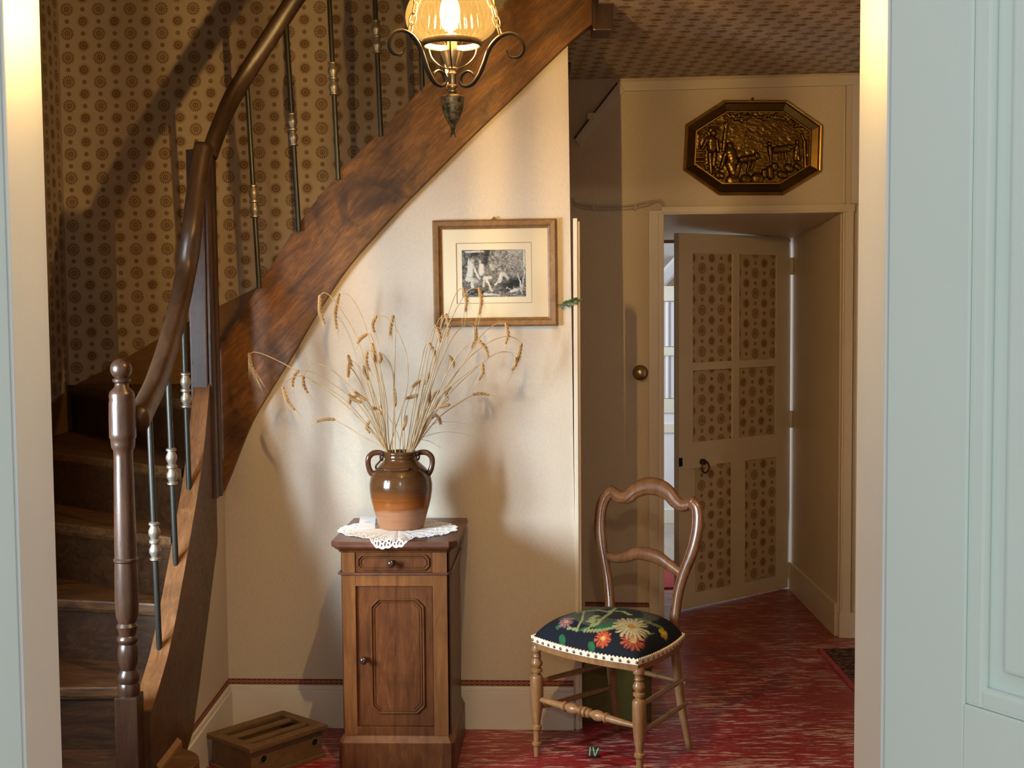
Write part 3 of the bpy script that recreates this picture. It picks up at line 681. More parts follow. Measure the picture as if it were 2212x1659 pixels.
# strings
MT['stringcap'] = wood('lit_worn_string_top', (0.10, 0.042, 0.016), (0.17, 0.078, 0.030), (0.26, 0.125, 0.05), (9, 2, 2), 5, 0.36, 0.6, 0.05)  # top of the lower string: wear plus the light it catches, both in the colour
dsl = np.linspace(3.63, 4.50, 24)
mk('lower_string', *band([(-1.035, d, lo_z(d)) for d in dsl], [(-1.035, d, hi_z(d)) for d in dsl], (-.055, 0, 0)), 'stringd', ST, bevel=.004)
mk('string_cap', *band([(-1.0345, d, hi_z(d) - .002) for d in dsl], [(-1.0345, d, hi_z(d) + .004) for d in dsl], (-.056, 0, 0)), 'stringcap', ST, bevel=.001)
dsf = np.linspace(3.66, 3.90, 5)
mk('string_foot_strip', *band([(-1.034, d, .198) for d in dsf], [(-1.034, d, .222) for d in dsf], (.014, 0, -.012)), 'ochre', ST, bevel=.003)  # pale ochre strip along the foot of the string
def resample(L, n):
    q = spline([(*p, 0) for p in L], 6)[:, :2]; s = np.r_[0, np.cumsum(np.linalg.norm(np.diff(q, axis=0), axis=1))]
    return np.c_[np.interp(np.linspace(0, s[-1], n), s, q[:, 0]), np.interp(np.linspace(0, s[-1], n), s, q[:, 1])]
lo = [BW(*p, .035) for p in resample(LOW, 44)]; hi = [BW(*p, .035) for p in resample(UPP, 44)]
mk('upper_string', *band(lo, hi, (0, .075, 0)), 'string', ST, bevel=.004)
# beam end where the string meets the ceiling
a = P(1281, 66, 4.50); b = P(1325, 66, 4.50)
mk('trimmer_beam', *bx(a[0], b[0], 4.50, 4.64, a[2], 2.95), 'newel', ST, bevel=.006)
# corner post in the turn
zt = P(445, 325, 4.46)[2]; zb = P(455, 1075, 4.46)[2]
mk('corner_post', *bx(-1.098, -1.040, 4.425, 4.52, zb, zt), 'newel', ST, bevel=.004)
mk('post_moulding', *tube([(-1.034, 4.455, zb), (-1.034, 4.455, zt)], (.016, .022), 12), 'newel', ST, smooth=True)
mk('post_moulding', *tube([(-1.028, 4.505, zb), (-1.028, 4.505, zt - .02)], (.013, .018), 12), 'newel', ST, smooth=True)
# newel post
zB = P(287, 1500, 3.6)[2]; zT = P(262, 775, 3.6)[2]
nb = np.array([P(281, 1600, 3.6)[0] , 3.60, 0]); nt_ = np.array([P(262, 800, 3.6)[0], 3.60, 0])
def nx(z): return nb[0] + (nt_[0] - nb[0]) * np.clip((z - .3) / 1.05, 0, 1)
V = [(nx(z) + sx * .032, 3.60 + sy * .034, z) for z in (0.0, zB) for sx, sy in ((-1, -1), (1, -1), (1, 1), (-1, 1))]
mk('newel_block', V, BF, 'newel', ST, bevel=.004)
yz = lambda y: P(275, y, 3.6)[2]
prof = [(1500, .030), (1492, .031), (1480, .031), (1474, .027), (1470, .030), (1458, .030), (1446, .021), (1430, .027), (1412, .029), (1396, .027), (1390, .023), (1384, .029), (1378, .029), (1372, .023), (1364, .025), (1352, .030), (1345, .024), (1330, .031), (1300, .033), (1240, .032), (1214, .0305), (1211, .034), (1207, .034), (1204, .0305), (1150, .030), (1050, .028), (985, .026), (972, .027), (966, .032), (958, .033), (948, .034), (944, .037), (935, .037), (900, .037), (870, .036), (862, .034), (856, .036), (846, .033), (836, .020), (828, .018), (824, .024), (819, .025), (815, .016), (812, .012)]
z0, z1 = yz(1500), yz(812)
mk('newel_shaft', *lathe([((yz(y) - z0) / (z1 - z0), r) for y, r in prof], (nx(z0), 3.6, z0), (nx(z1), 3.6, z1), 28), 'newel', ST, smooth=True)
zc = yz(797)
mk('newel_ball', *sphere((nx(zc), 3.6, zc), .030, 24, 14), 'newel', ST, smooth='all')
# handrails
rp = [PX(x, y, -1.07) for x, y in ((299, 905), (318, 868), (338, 825), (362, 752), (385, 668), (402, 585), (414, 500), (424, 415), (432, 362), (440, 318))]
rp[0] = np.array([-1.055, 3.64, rp[0][2]]); rp[6:] = [P(414, 500, 4.29), P(424, 415, 4.345), P(432, 362, 4.375), P(441, 316, 4.40)]
mk('handrail', *tube(spline(rp, 6), (.036, .030), 14, nrm=(0, -.5, 1), power=2.8), 'rail', ST, smooth='all')
up = [(452, 335, 4.48), (470, 285, 4.52), (500, 215, 4.58), (545, 140, 4.61), (600, 55, 4.61), (650, -20, 4.61), (740, -140, 4.61), (840, -245, 4.61), (960, -365, 4.61)]
mk('handrail', *tube(spline([P(*p) for p in up], 6), (.031, .024), 14, nrm=(0, -.25, 1), power=2.8), 'rail', ST, smooth='all')
# balusters: an iron rod with a cast knop
BP = [(0, .011), (.03, .0165), (.07, .0165), (.09, .012), (.13, .0125), (.22, .0175), (.30, .0175), (.40, .0115), (.44, .0115), (.47, .0165), (.53, .0165), (.56, .0115), (.60, .0125), (.70, .0175), (.78, .0175), (.88, .012), (.91, .0115), (.93, .016), (.97, .016), (1, .011)]
def baluster(top, bot, kc, L=.118):
    o = mk('baluster', *tube([bot, top], .0088, 10), 'iron', ST, smooth=True)
    f = (kc - bot[2]) / (top[2] - bot[2]); ax = (top - bot) / np.linalg.norm(top - bot); c = bot + (top - bot) * f
    V, Fc = lathe(BP, c - ax * L / 2, c + ax * L / 2, 16)
    mk('knop', V, Fc, 'pewter', o, smooth=True)
    return o
for (tx, ty, bx_, by, ky) in ((322, 880, 344, 1388, 1170), (361, 765, 380, 1212, 1008), (394, 632, 408, 1026, 843)):
    t = PX(tx, ty, -1.072); b = PX(bx_, by, -1.066); b[1] = b[1]
    b[2] = hi_z(b[1]) - .004
    baluster(t, b, PX((tx + bx_) / 2, ky, -1.069)[2])
for (tx, ty, bx_, by, ky) in ((533, 175, 560, 615, 435), (617, 40, 646, 492, 280), (707, -85, 731, 380, 170), (801, -195, 823, 287, 80), (893, -290, 913, 194, -10), (985, -380, 1005, 100, -105)):
    baluster(P(tx, ty, 4.61), P(bx_, by + 8, 4.61), P((tx + bx_) / 2, ky, 4.61)[2])
# skirting along the outer walls
V, Fc = prism([P(x, y, RD - .012) for x, y in ((150, 838), (230, 797), (415, 690), (556, 620), (640, 540), (760, 420), (760, 620), (470, 900), (150, 1000))], (0, .024, 0))
mk('wall_string', V, Fc, 'ochre', ST)
zA = P(150, 838, RD)[2]
V, Fc = prism([(LX + .012, RD, zA), (LX + .012, 5.2, zA - .10), (LX + .012, 4.6, zA - .30), (LX + .012, 3.7, zA - .75), (LX + .012, 3.5, 0), (LX + .012, RD, .3)], (-.024, 0, 0))
mk('wall_string', V, Fc, 'ochre', ST)

#PART4
# ------------------------------------------------------------------ bedside cabinet
CV = np.array([.041, 1, 0]) / math.hypot(1, .041); CU = np.array([CV[1], -CV[0], 0]); C0 = np.array([-.562, 4.168, 0])
K = lambda a, b, z: C0 + CU * a + CV * b + np.array([0, 0, z])
def kbox(a0, a1, b0, b1, z0, z1): return [K(a, b, z) for z in (z0, z1) for a, b in ((a0, b0), (a1, b0), (a1, b1), (a0, b1))], list(BF)
def cabinet():
    r = empty('bedside_cabinet', K(.18, .2, 0), 'narrow walnut bedside cabinet with one drawer and panelled door', 'cabinet')
    W, D, ch = .353, .425, .010
    pol = lambda z, o, c: [K(-o, D, z), K(-o, -o + c, z), K(-o + c, -o, z), K(W + o - c, -o, z), K(W + o, -o + c, z), K(W + o, D, z)]
    mk('carcass', *prism(pol(.10, -.0085, ch), (0, 0, .64)), 'cab', r)
    mk('plinth', *prism(pol(0, .014, .012), (0, 0, .112)), 'cab', r, bevel=.002)
    a, b = pol(.112, .012, .012), pol(.134, .001, .010)
    mk('plinth_moulding', a + b, [(i, (i + 1) % 6, 6 + (i + 1) % 6, 6 + i) for i in range(6)] + [(5, 4, 3, 2, 1, 0), (6, 7, 8, 9, 10, 11)], 'cabl', r)
    for a0, a1 in ((.006, .048), (.300, .347)):
        mk('stile', *kbox(a0, a1, -.004, .010, .134, .740), 'cabl', r, bevel=.0015)
    mk('rail', *kbox(.048, .300, -.003, .010, .628, .664), 'cabl', r, bevel=.0015); mk('rail', *kbox(.048, .300, -.003, .010, .134, .163), 'cab', r, bevel=.0015)
    for s in (0, 1):
        mk('side_panel', *kbox(-.0015 + s * (W - .002), .0035 + s * (W - .002), .02, D - .01, .134, .735), 'cab', r)
    mk('band_moulding', *tube([K(-.004, D, .669), K(-.004, .004, .669), K(.004, -.006, .669), K(W - .004, -.006, .669), K(W + .004, .004, .669), K(W + .004, D, .669)], (.0045, .006), 8, nrm=(0, 0, 1)), 'cabtop', r)
    def octo(a0, a1, z0, z1, c, b): return [K(a, b, z) for a, z in ((a0 + c, z0), (a1 - c, z0), (a1, z0 + c), (a1, z1 - c), (a1 - c, z1), (a0 + c, z1), (a0, z1 - c), (a0, z0 + c))]
    def dens(p, k=4): return [p[i] + (p[(i + 1) % len(p)] - p[i]) * t for i in range(len(p)) for t in (0.02, .5, .98)]
    def knob(par, a, z, rr=.0105):
        mk('knob', *lathe([(0, .009), (.12, .009), (.22, .0055), (.42, .0055), (.6, .010), (.78, .0125), (.92, .010), (1, .004)], K(a, -.004, z), K(a, -.034, z), 18), 'knob', par, smooth='all')
    dr = mk('drawer', *kbox(.049, .299, -.001, .010, .674, .737), 'cab', r, bevel=.001)
    mk('drawer_moulding', *tube(dens(octo(.058, .288, .683, .729, .012, -.003)), (.004, .0035), 8, nrm=CV, close=True), 'cab', dr, smooth=True)
    mk('drawer_moulding', *tube(dens(octo(.066, .280, .690, .722, .010, -.002)), .0022, 6, nrm=CV, close=True), 'cab', dr, smooth=True)
    knob(dr, .169, .706)
    do = mk('door', *kbox(.050, .298, .005, .012, .164, .627), 'cab', r, bevel=.001)
    mk('door_moulding', *tube(dens(octo(.098, .268, .208, .583, .024, .003)), (.0045, .004), 8, nrm=CV, close=True), 'cab', do, smooth=True)
    mk('door_moulding', *tube(dens(octo(.106, .260, .216, .575, .021, .004)), .0025, 6, nrm=CV, close=True), 'cab', do, smooth=True)
    mk('door_field', *prism(octo(.112, .254, .222, .569, .020, .0035), CV * .003), 'cab', do)
    knob(do, .074, .388)
    tp = lambda z, o, c: [K(-o, D + .012, z), K(-o, -o + c, z), K(-o + c, -o, z), K(W + o - c, -o, z), K(W + o, -o + c, z), K(W + o, D + .012, z)]
    def loft(rings):
        V = sum(rings, []); n = 6
        return V, [(k * n + i, k * n + (i + 1) % n, (k + 1) * n + (i + 1) % n, (k + 1) * n + i) for k in range(len(rings) - 1) for i in range(n)] + [tuple(range(n - 1, -1, -1)), tuple(range((len(rings) - 1) * n, len(rings) * n))]
    mk('top_moulding', *loft([tp(.738, .004, .012), tp(.745, .008, .014), tp(.752, .018, .018), tp(.758, .020, .020)]), 'cab', r)
    mk('top', *loft([tp(.757, .026, .024), tp(.762, .029, .026), tp(.774, .029, .026), tp(.778, .026, .024)]), 'cabtop', r)
cabinet()
CT = .778
# ------------------------------------------------------------------ lace doily
VC = np.array([P(866, 1060, 4.385)[0], 4.385, CT + .003])
def doily():
    cx, cy = VC[0] - .008, VC[1] - .028; NA, NR = 560, 64
    fe = C0[1] - .026
    th = np.linspace(-math.pi, math.pi, NA + 1)[:-1]
    front = np.angle(np.exp(1j * (th + math.pi / 2 + .05)))
    R = .180 + .010 * np.abs(np.sin(th * 8)) ** .7 + .068 * np.exp(-(front / .34) ** 4) + .012 * np.cos(2 * th) + .004 * np.abs(np.sin(th * 36))
    V = np.zeros((NR + 1, NA, 3))
    for i in range(NR + 1):
        rho = i / NR; x = cx + R * rho * np.cos(th); y = cy + R * rho * np.sin(th)
        edge = fe - .041 * (x - C0[0]); over = np.maximum(0, edge - y)
        wob = .0016 * np.sin(th * 23) * rho ** 2 + .0012 * np.sin(th * 7 + 1)
        z = CT + .0025 + np.abs(wob) * (over <= 0) - over
        y = np.where(over > 0, edge - .003 - .12 * over, y)
        V[i] = np.c_[x, y, z]
    Fc = []
    for i in range(NR):
        rho = (i + .5) / NR
        for j in range(NA):
            q = (j + .5) / NA
            a1 = abs(((q * 64 + rho * 9) % 1) - .5); a2 = abs(((q * 64 - rho * 9) % 1) - .5)
            if rho < .60: keep = True
            elif rho < .64: keep = (q * 110) % 1 < .55
            elif rho < .68: keep = True
            elif rho < .72: keep = (q * 110) % 1 < .5
            elif rho < .745: keep = True
            elif rho < .94: keep = a1 > .33 or a2 > .33 or abs(rho - .84) < .009
            else: keep = (rho > .962) or (q * 140) % 1 < .5
            if keep: Fc.append((i * NA + j, i * NA + (j + 1) % NA, (i + 1) * NA + (j + 1) % NA, (i + 1) * NA + j))
    o = mk('lace_doily', V.reshape(-1, 3), Fc, 'lace'); m = o.modifiers.new('thread', 'SOLIDIFY'); m.thickness = .0012
    tag(o, 'white crocheted lace doily spread under the stoneware jar', 'doily')
doily()
# small card behind the jar
t = empty('name_card', F(797, 1140, CT + .004), 'small white card lying on the doily beside the jar', 'card')
q = [F(*p, CT + .006) for p in ((778, 1124), (812, 1124), (810, 1142), (774, 1143))]
V, Fc = prism([q[0] + np.array([0, 0, .012]), q[1] + np.array([0, 0, .012]), q[2], q[3]], (0, 0, .0014)); mk('paper', V, Fc, 'card', t)
m = (q[0] + q[1] + q[2] + q[3]) / 4 + np.array([0, 0, .0082])
mk('printed_line', *obox(m, (q[1] - q[0], q[2] - q[1] - np.array([0, 0, .012]), (0, -.3, 1)), (.009, .0018, .0006)), 'ink', t)
# ------------------------------------------------------------------ stoneware jar
def jar():
    r = empty('stoneware_jar', VC, 'brown glazed stoneware jar with two handles holding dried wheat', 'jar')
    pr = [(0, .070), (.004, .077), (.012, .0785), (.03, .0835), (.055, .0905), (.08, .0975), (.105, .1030), (.13, .1062), (.15, .1065), (.17, .1035), (.188, .0970), (.203, .0865), (.216, .0730), (.226, .0620), (.233, .0560), (.238, .0545), (.241, .0575), (.245, .0580), (.248, .0555), (.252, .0575), (.256, .0590), (.261, .0580), (.262, .0535), (.258, .0505), (.245, .0485), (.225, .052), (.19, .088), (.12, .098), (.02, .07)]
    H = .262
    V, Fc = lathe([(z / H, q) for z, q in pr], VC, VC + np.array([0, 0, H]), 48)
    mk('body', V, Fc, 'ceramic', r, smooth='all')
    for s in (-1, 1):
        pa = spline([VC + np.array([s * x, -.012, z]) for x, z in ((.050, .250), (.068, .258), (.090, .257), (.106, .243), (.109, .222), (.104, .200), (.094, .184))], 6)
        mk('handle', *tube(pa, (np.array([.0065, .0075, .008, .0075, .0085]), np.array([.009, .0095, .0095, .009, .011])), 12, nrm=(0, -1, 0)), 'glaze', r, smooth='all')
        wr = spline([VC + np.array([s * x, y, z]) for x, y, z in ((.058, -.03, .252), (.063, -.026, .262), (.066, -.022, .250), (.064, -.030, .238), (.058, -.034, .236), (.057, -.036, .246))], 5)
        mk('wire_loop', *tube(wr, .0035, 6), 'wire', r, smooth='all')
    pa = spline([VC + np.array(p) for p in ((-.060, -.034, .240), (-.068, -.042, .230), (-.079, -.046, .217), (-.074, -.060, .209), (-.045, -.078, .208), (-.01, -.083, .208), (.022, -.082, .209), (.040, -.076, .212))], 6)
    mk('bail', *tube(pa, .0032, 8), 'wire', r, smooth='all')
    mk('bail_grip', *tube(spline([VC + np.array(p) for p in ((-.050, -.077, .208), (-.02, -.0845, .2075), (.012, -.0855, .208), (.036, -.080, .2105))], 5), .0052, 10), 'glaze', r, smooth='all')
jar()
# ------------------------------------------------------------------ dried wheat, one stalk after the other
Z6 = lambda x, y: (500 + x / 3.16, 600 + y / 3.16)
STALKS = [  # stem way-points (crop units), ear start -> ear end, awn length, label
 ([(1000, 1140), (780, 870), (450, 640), (250, 535), (160, 508)], (122, 520), (195, 735), 1, 'wheat stalk arching furthest towards the stair string'),
 ([(1010, 1130), (820, 880), (660, 755), (500, 672), (400, 690)], (352, 750), (465, 965), 1, 'long wheat stalk whose heavy ear hangs lowest near the staircase'),
 ([(1020, 1120), (880, 880), (700, 730), (560, 645)], (456, 636), (405, 780), .6, 'wheat stalk bent over with a short dark ear beside the string'),
 ([(1030, 1110), (900, 860), (760, 695), (620, 592), (540, 600)], (490, 675), (532, 825), 1, 'wheat stalk whose bearded ear casts a shadow near the staircase'),
 ([(1000, 1150), (880, 1075), (780, 1010)], (700, 968), (545, 985), .7, 'wheat stalk lying out nearly flat towards the staircase'),
 ([(1040, 1100), (960, 760), (860, 420), (760, 240), (680, 130), (630, 102)], (602, 125), (640, 345), .5, 'tall wheat stalk bending over against the stair string edge'),
 ([(1050, 1100), (1000, 700), (930, 380), (860, 200), (790, 112)], (735, 112), (710, 430), .8, 'tallest wheat stalk of the bunch on the staircase side'),
 ([(1080, 1100), (1190, 800), (1200, 560), (1140, 380), (1070, 275)], (988, 262), (970, 410), 1, 'wheat stalk crossing the bunch and drooping to the stairs'),
 ([(1120, 1110), (1110, 800), (1118, 500), (1120, 330)], (1105, 262), (1078, 440), 1, 'upright wheat stalk at the middle of the bunch'),
 ([(1070, 1110), (1040, 800), (1000, 560), (955, 395)], (920, 388), (850, 456), .4, 'wheat stalk with a small sideways ear above the middle'),
 ([(1060, 1110), (1030, 820), (985, 600), (950, 520)], (960, 452), (988, 605), .4, 'wheat stalk with an ear hanging just beside the small sideways one'),
 ([(1040, 1110), (960, 820), (880, 620), (815, 560)], (798, 535), (825, 612), .3, 'wheat stalk with the upper of two short ears on the stair side'),
 ([(1035, 1115), (930, 830), (850, 660), (800, 600)], (796, 590), (796, 690), .3, 'wheat stalk with the lower of two short ears on the stair side'),
 ([(1080, 1105), (1060, 860), (1020, 640), (985, 520), (940, 500)], (925, 510), (945, 660), .3, 'wheat stalk with a short curled ear in the upper stair-side stems'),
 ([(1100, 1110), (1110, 900), (1100, 640), (1050, 540), (1010, 515)], (1012, 520), (1010, 590), .2, 'wheat stalk with a tiny drooping ear near the upright middle one'),
 ([(1210, 1100), (1300, 780), (1360, 460), (1410, 300)], (1440, 262), (1412, 402), 1, 'wheat stalk standing nearest the lower corner of the picture frame'),
 ([(1200, 1110), (1270, 800), (1330, 500), (1370, 360)], (1393, 325), (1432, 480), .7, 'wheat stalk with its ear just below the frame corner, innermost there'),
 ([(1215, 1105), (1320, 760), (1400, 440), (1450, 270)], (1468, 252), (1468, 455), 1, 'wheat stalk with its long bearded ear at the frame corner'),
 ([(1190, 1110), (1250, 820), (1300, 560), (1325, 465)], (1352, 450), (1400, 605), .5, 'wheat stalk with a curved ear midway under the frame corner'),
 ([(1220, 1100), (1330, 780), (1440, 380), (1510, 160), (1550, 85)], (1582, 72), (1600, 290), 1, 'wheat stalk whose ear hangs over the engraving, nearer its corner'),
 ([(1230, 1100), (1350, 760), (1440, 430), (1530, 220), (1620, 85)], (1690, 72), (1690, 315), 1, 'wheat stalk whose ear hangs across the engraving and its frame'),
 ([(1250, 1100), (1440, 800), (1570, 600), (1700, 400), (1800, 318)], (1872, 312), (1870, 500), .6, 'wheat stalk bending over just under the picture frame'),
 ([(1240, 1105), (1360, 760), (1470, 480), (1560, 345), (1625, 322)], (1668, 345), (1630, 525), 1, 'wheat stalk with a bearded ear below the frame edge'),
 ([(1250, 1105), (1400, 800), (1520, 560), (1620, 450)], (1690, 430), (1762, 560), .3, 'wheat stalk with a curved dark ear right of the bearded one under the frame'),
 ([(1260, 1100), (1430, 800), (1590, 580), (1740, 450), (1870, 400), (1950, 420)], (1978, 455), (1893, 690), .8, 'wheat stalk arching furthest towards the passage side'),
 ([(1260, 1110), (1440, 850), (1640, 640), (1800, 520), (1900, 510)], (1938, 550), (1912, 640), .4, 'wheat stalk with a short ear beneath the furthest passage-side one'),
 ([(1255, 1110), (1400, 840), (1560, 690), (1680, 600)], (1712, 592), (1680, 735), .8, 'wheat stalk with a single ear hanging at mid height past the bunch'),
 ([(1270, 1110), (1400, 970), (1560, 850)], (1655, 797), (1772, 803), .3, 'wheat stalk lying out nearly flat towards the passage'),
 ([(1240, 1110), (1360, 860), (1450, 690)], (1490, 540), (1520, 620), .2, 'wheat stalk with a tiny upright ear on the passage side'),
 ([(1180, 1120), (1180, 950), (1230, 780)], (1282, 705), (1228, 752), .2, 'short wheat stalk with a slanting ear in the middle, upper of two'),
 ([(1170, 1120), (1160, 960), (1190, 830)], (1265, 800), (1182, 826), .2, 'short wheat stalk with a level ear in the middle, lower of two'),
 ([(1210, 1120), (1290, 960), (1340, 880)], (1352, 778), (1350, 862), .2, 'short wheat stalk with an upright dark ear right of the middle'),
 ([(1230, 1120), (1330, 900), (1410, 780)], (1412, 774), (1368, 818), .2, 'short wheat stalk with a hooked ear right of the middle'),
 ([(1240, 1120), (1320, 980), (1390, 900)], (1482, 868), (1398, 888), .2, 'short wheat stalk with a level ear low on the passage side'),
 ([(1250, 1120), (1330, 1010), (1385, 950)], (1395, 938), (1432, 1006), .2, 'short wheat stalk with a drooping ear lowest on the passage side'),
 ([(1150, 1120), (1160, 1060)], (1170, 1032), (1200, 930), .2, 'short wheat stalk with an upright ear just above the jar mouth'),
 ([(1125, 1120), (1115, 950)], (1116, 872), (1110, 742), .3, 'short wheat stalk with an upright ear at the centre of the bunch'),
 ([(1050, 1130), (990, 1070)], (940, 1052), (940, 970), .2, 'short wheat stalk with an upright pale ear low on the stair side'),
 ([(1050, 1120), (980, 940), (925, 840)], (918, 832), (830, 770), .3, 'short wheat stalk with the top ear of the stair-side cluster'),
 ([(1040, 1125), (960, 960), (890, 860)], (880, 850), (790, 790), .4, 'short wheat stalk with the outermost ear of the stair-side cluster'),
 ([(1045, 1120), (970, 930), (880, 830)], (850, 810), (800, 866), .3, 'short wheat stalk with the drooping ear of the stair-side cluster'),
 ([(1070, 1120), (1040, 980), (1020, 925)], (1018, 920), (960, 880), .2, 'short wheat stalk with a slanting ear just inside the stair-side cluster'),
 ([(1250, 1115), (1380, 930), (1480, 830)], (1470, 812), (1502, 738), .2, 'wheat stalk with a slanting ear among the passage-side stems'),
 ([(1220, 1110), (1280, 900), (1310, 740)], (1320, 720), (1350, 640), .2, 'wheat stalk with a small ear tucked between the passage-side stems'),
 ([(1060, 1115), (1010, 900), (940, 700)], (930, 690), (900, 590), .2, 'wheat stalk with a small ear tucked between the stair-side stems'),
]
def grain():
    V = [(0, 0, -1), (0, 0, 1.15), (.42, 0, -.1), (-.42, 0, -.1), (0, .36, -.1), (0, -.36, -.1)]
    return np.array(V), [(0, 2, 4), (0, 4, 3), (0, 3, 5), (0, 5, 2), (1, 4, 2), (1, 3, 4), (1, 5, 3), (1, 2, 5)]
GV, GF = grain()
def frame_of(t):
    t = t / np.linalg.norm(t); a = np.cross(t, [0, 1.0, 0.1]); a /= np.linalg.norm(a); return t, a, np.cross(t, a)
def stalk(i, way, e0, e1, aw, label):
    dh = 4.385 + RNG.uniform(-.10, .12); ph = RNG.uniform(0, 6.28); rb = RNG.uniform(.010, .038)
    base = np.array([VC[0] + rb * math.cos(ph), VC[1] + rb * math.sin(ph) * .9, CT + .15])
    mouth = P(*Z6(*way[0]), VC[1]); mouth = np.array([np.clip(mouth[0], VC[0] - .042, VC[0] + .042), VC[1] + rb * .7 * math.sin(ph), CT + .262])
    base[0] = VC[0] - (mouth[0] - VC[0]) * .4
    n = len(way) + 1; pts = [base, mouth]
    for k, p in enumerate(way[1:]): pts.append(P(*Z6(*p), VC[1] + (dh - VC[1]) * min(1, (k + 1) / (n - 2))))
    s = P(*Z6(*e0), dh); e = P(*Z6(*e1), dh + RNG.uniform(-.01, .01)); pts.append(s)
    root = empty('wheat_stalk', pts[1], label or 'short dried wheat stalk packed among the middle of the bunch', 'wheat', 'dried wheat in the stoneware jar')
    path = spline(pts, 6)
    mk('stem', *tube(path, np.array([.0021, .0019, .0016, .0013]), 5), 'straw', root, smooth='all')
    L = np.linalg.norm(e - s); el = L * (.74 if aw > .5 else .86)
    t0 = (path[-1] - path[-3]); t0 /= np.linalg.norm(t0); d = (e - s) / L
    mid = s + d * el * .5 + (t0 - d * np.dot(t0, d)) * .008
    ep = spline([s - d * .002, mid, s + d * el], 10)
    ng = max(9, int(el / .0062)); V = []; Fc = []; AV = []; AF = []
    for k in range(ng):
        f = (k + .5) / ng; q = f * (len(ep) - 1); a = int(q); c = ep[a] + (ep[min(a + 1, len(ep) - 1)] - ep[a]) * (q - a)
        t, x, y = frame_of(ep[min(a + 1, len(ep) - 1)] - ep[max(a - 1, 0)])
        wd = .0052 * (1 - .55 * abs(f - .42) ** 1.2 * 1.6)
        for m in range(4):
            an = m * math.pi / 2 + (k % 2) * .6; rd = math.cos(an) * x + math.sin(an) * y
            ax = t * .92 + rd * .38; ax /= np.linalg.norm(ax); gx = np.cross(ax, rd); gx /= np.linalg.norm(gx); gy = np.cross(ax, gx)
            g = c + rd * wd * .75; nV = len(V); sc = .0078
            for v in GV: V.append(g + (gx * v[0] + gy * v[1] + ax * v[2]) * sc * (1 - .25 * f))
            Fc += [tuple(j + nV for j in fc) for fc in GF]
            if m % 2 == k % 2 and aw > 0:
                tip = g + (t * RNG.uniform(.8, 1.15) + rd * .10 + np.array([0, 0, -.12])) * (.018 + .050 * aw)
                b0 = g + ax * .006; sd = np.cross(t, rd) * .0005; nA = len(AV)
                AV += [b0 + sd, b0 - sd, b0 + rd * .0006, tip]; AF += [(nA, nA + 1, nA + 3), (nA + 1, nA + 2, nA + 3), (nA + 2, nA, nA + 3)]
    ear = mk('ear', V, Fc, 'ear', root)
    if AV: mk('awns', AV, AF, 'awn', ear)['kind'] = 'stuff'
for i, (way, e0, e1, aw, label) in enumerate(STALKS): stalk(i, way, e0, e1, aw, label)
for i, (pts, label) in enumerate((([(1250, 1130), (1400, 1060), (1540, 1058), (1690, 1092)], 'bare curved straw blade reaching over the cabinet side'), ([(1240, 1130), (1330, 1110), (1430, 1162)], 'short bare straw blade drooping beside the jar handle'), ([(1250, 1120), (1380, 1000), (1480, 984), (1600, 996)], 'bare straw blade bent level above the curved one'), ([(1150, 1125), (1080, 960), (1010, 880), (930, 905)], 'bare straw blade bent down inside the bunch'))):
    q = [P(*Z6(*p), VC[1] + .02 + .01 * k) for k, p in enumerate(pts)]
    q = [VC + np.array([.02 * (1 if i < 3 else -1), 0, .20])] + q
    o = mk('straw_blade', *tube(spline(q, 6), (np.array([.0009, .0009, .0008, .0004]), np.array([.0018, .0018, .0014, .0005])), 5), 'straw', smooth='all')
    tag(o, label, 'straw', 'dried wheat in the stoneware jar')

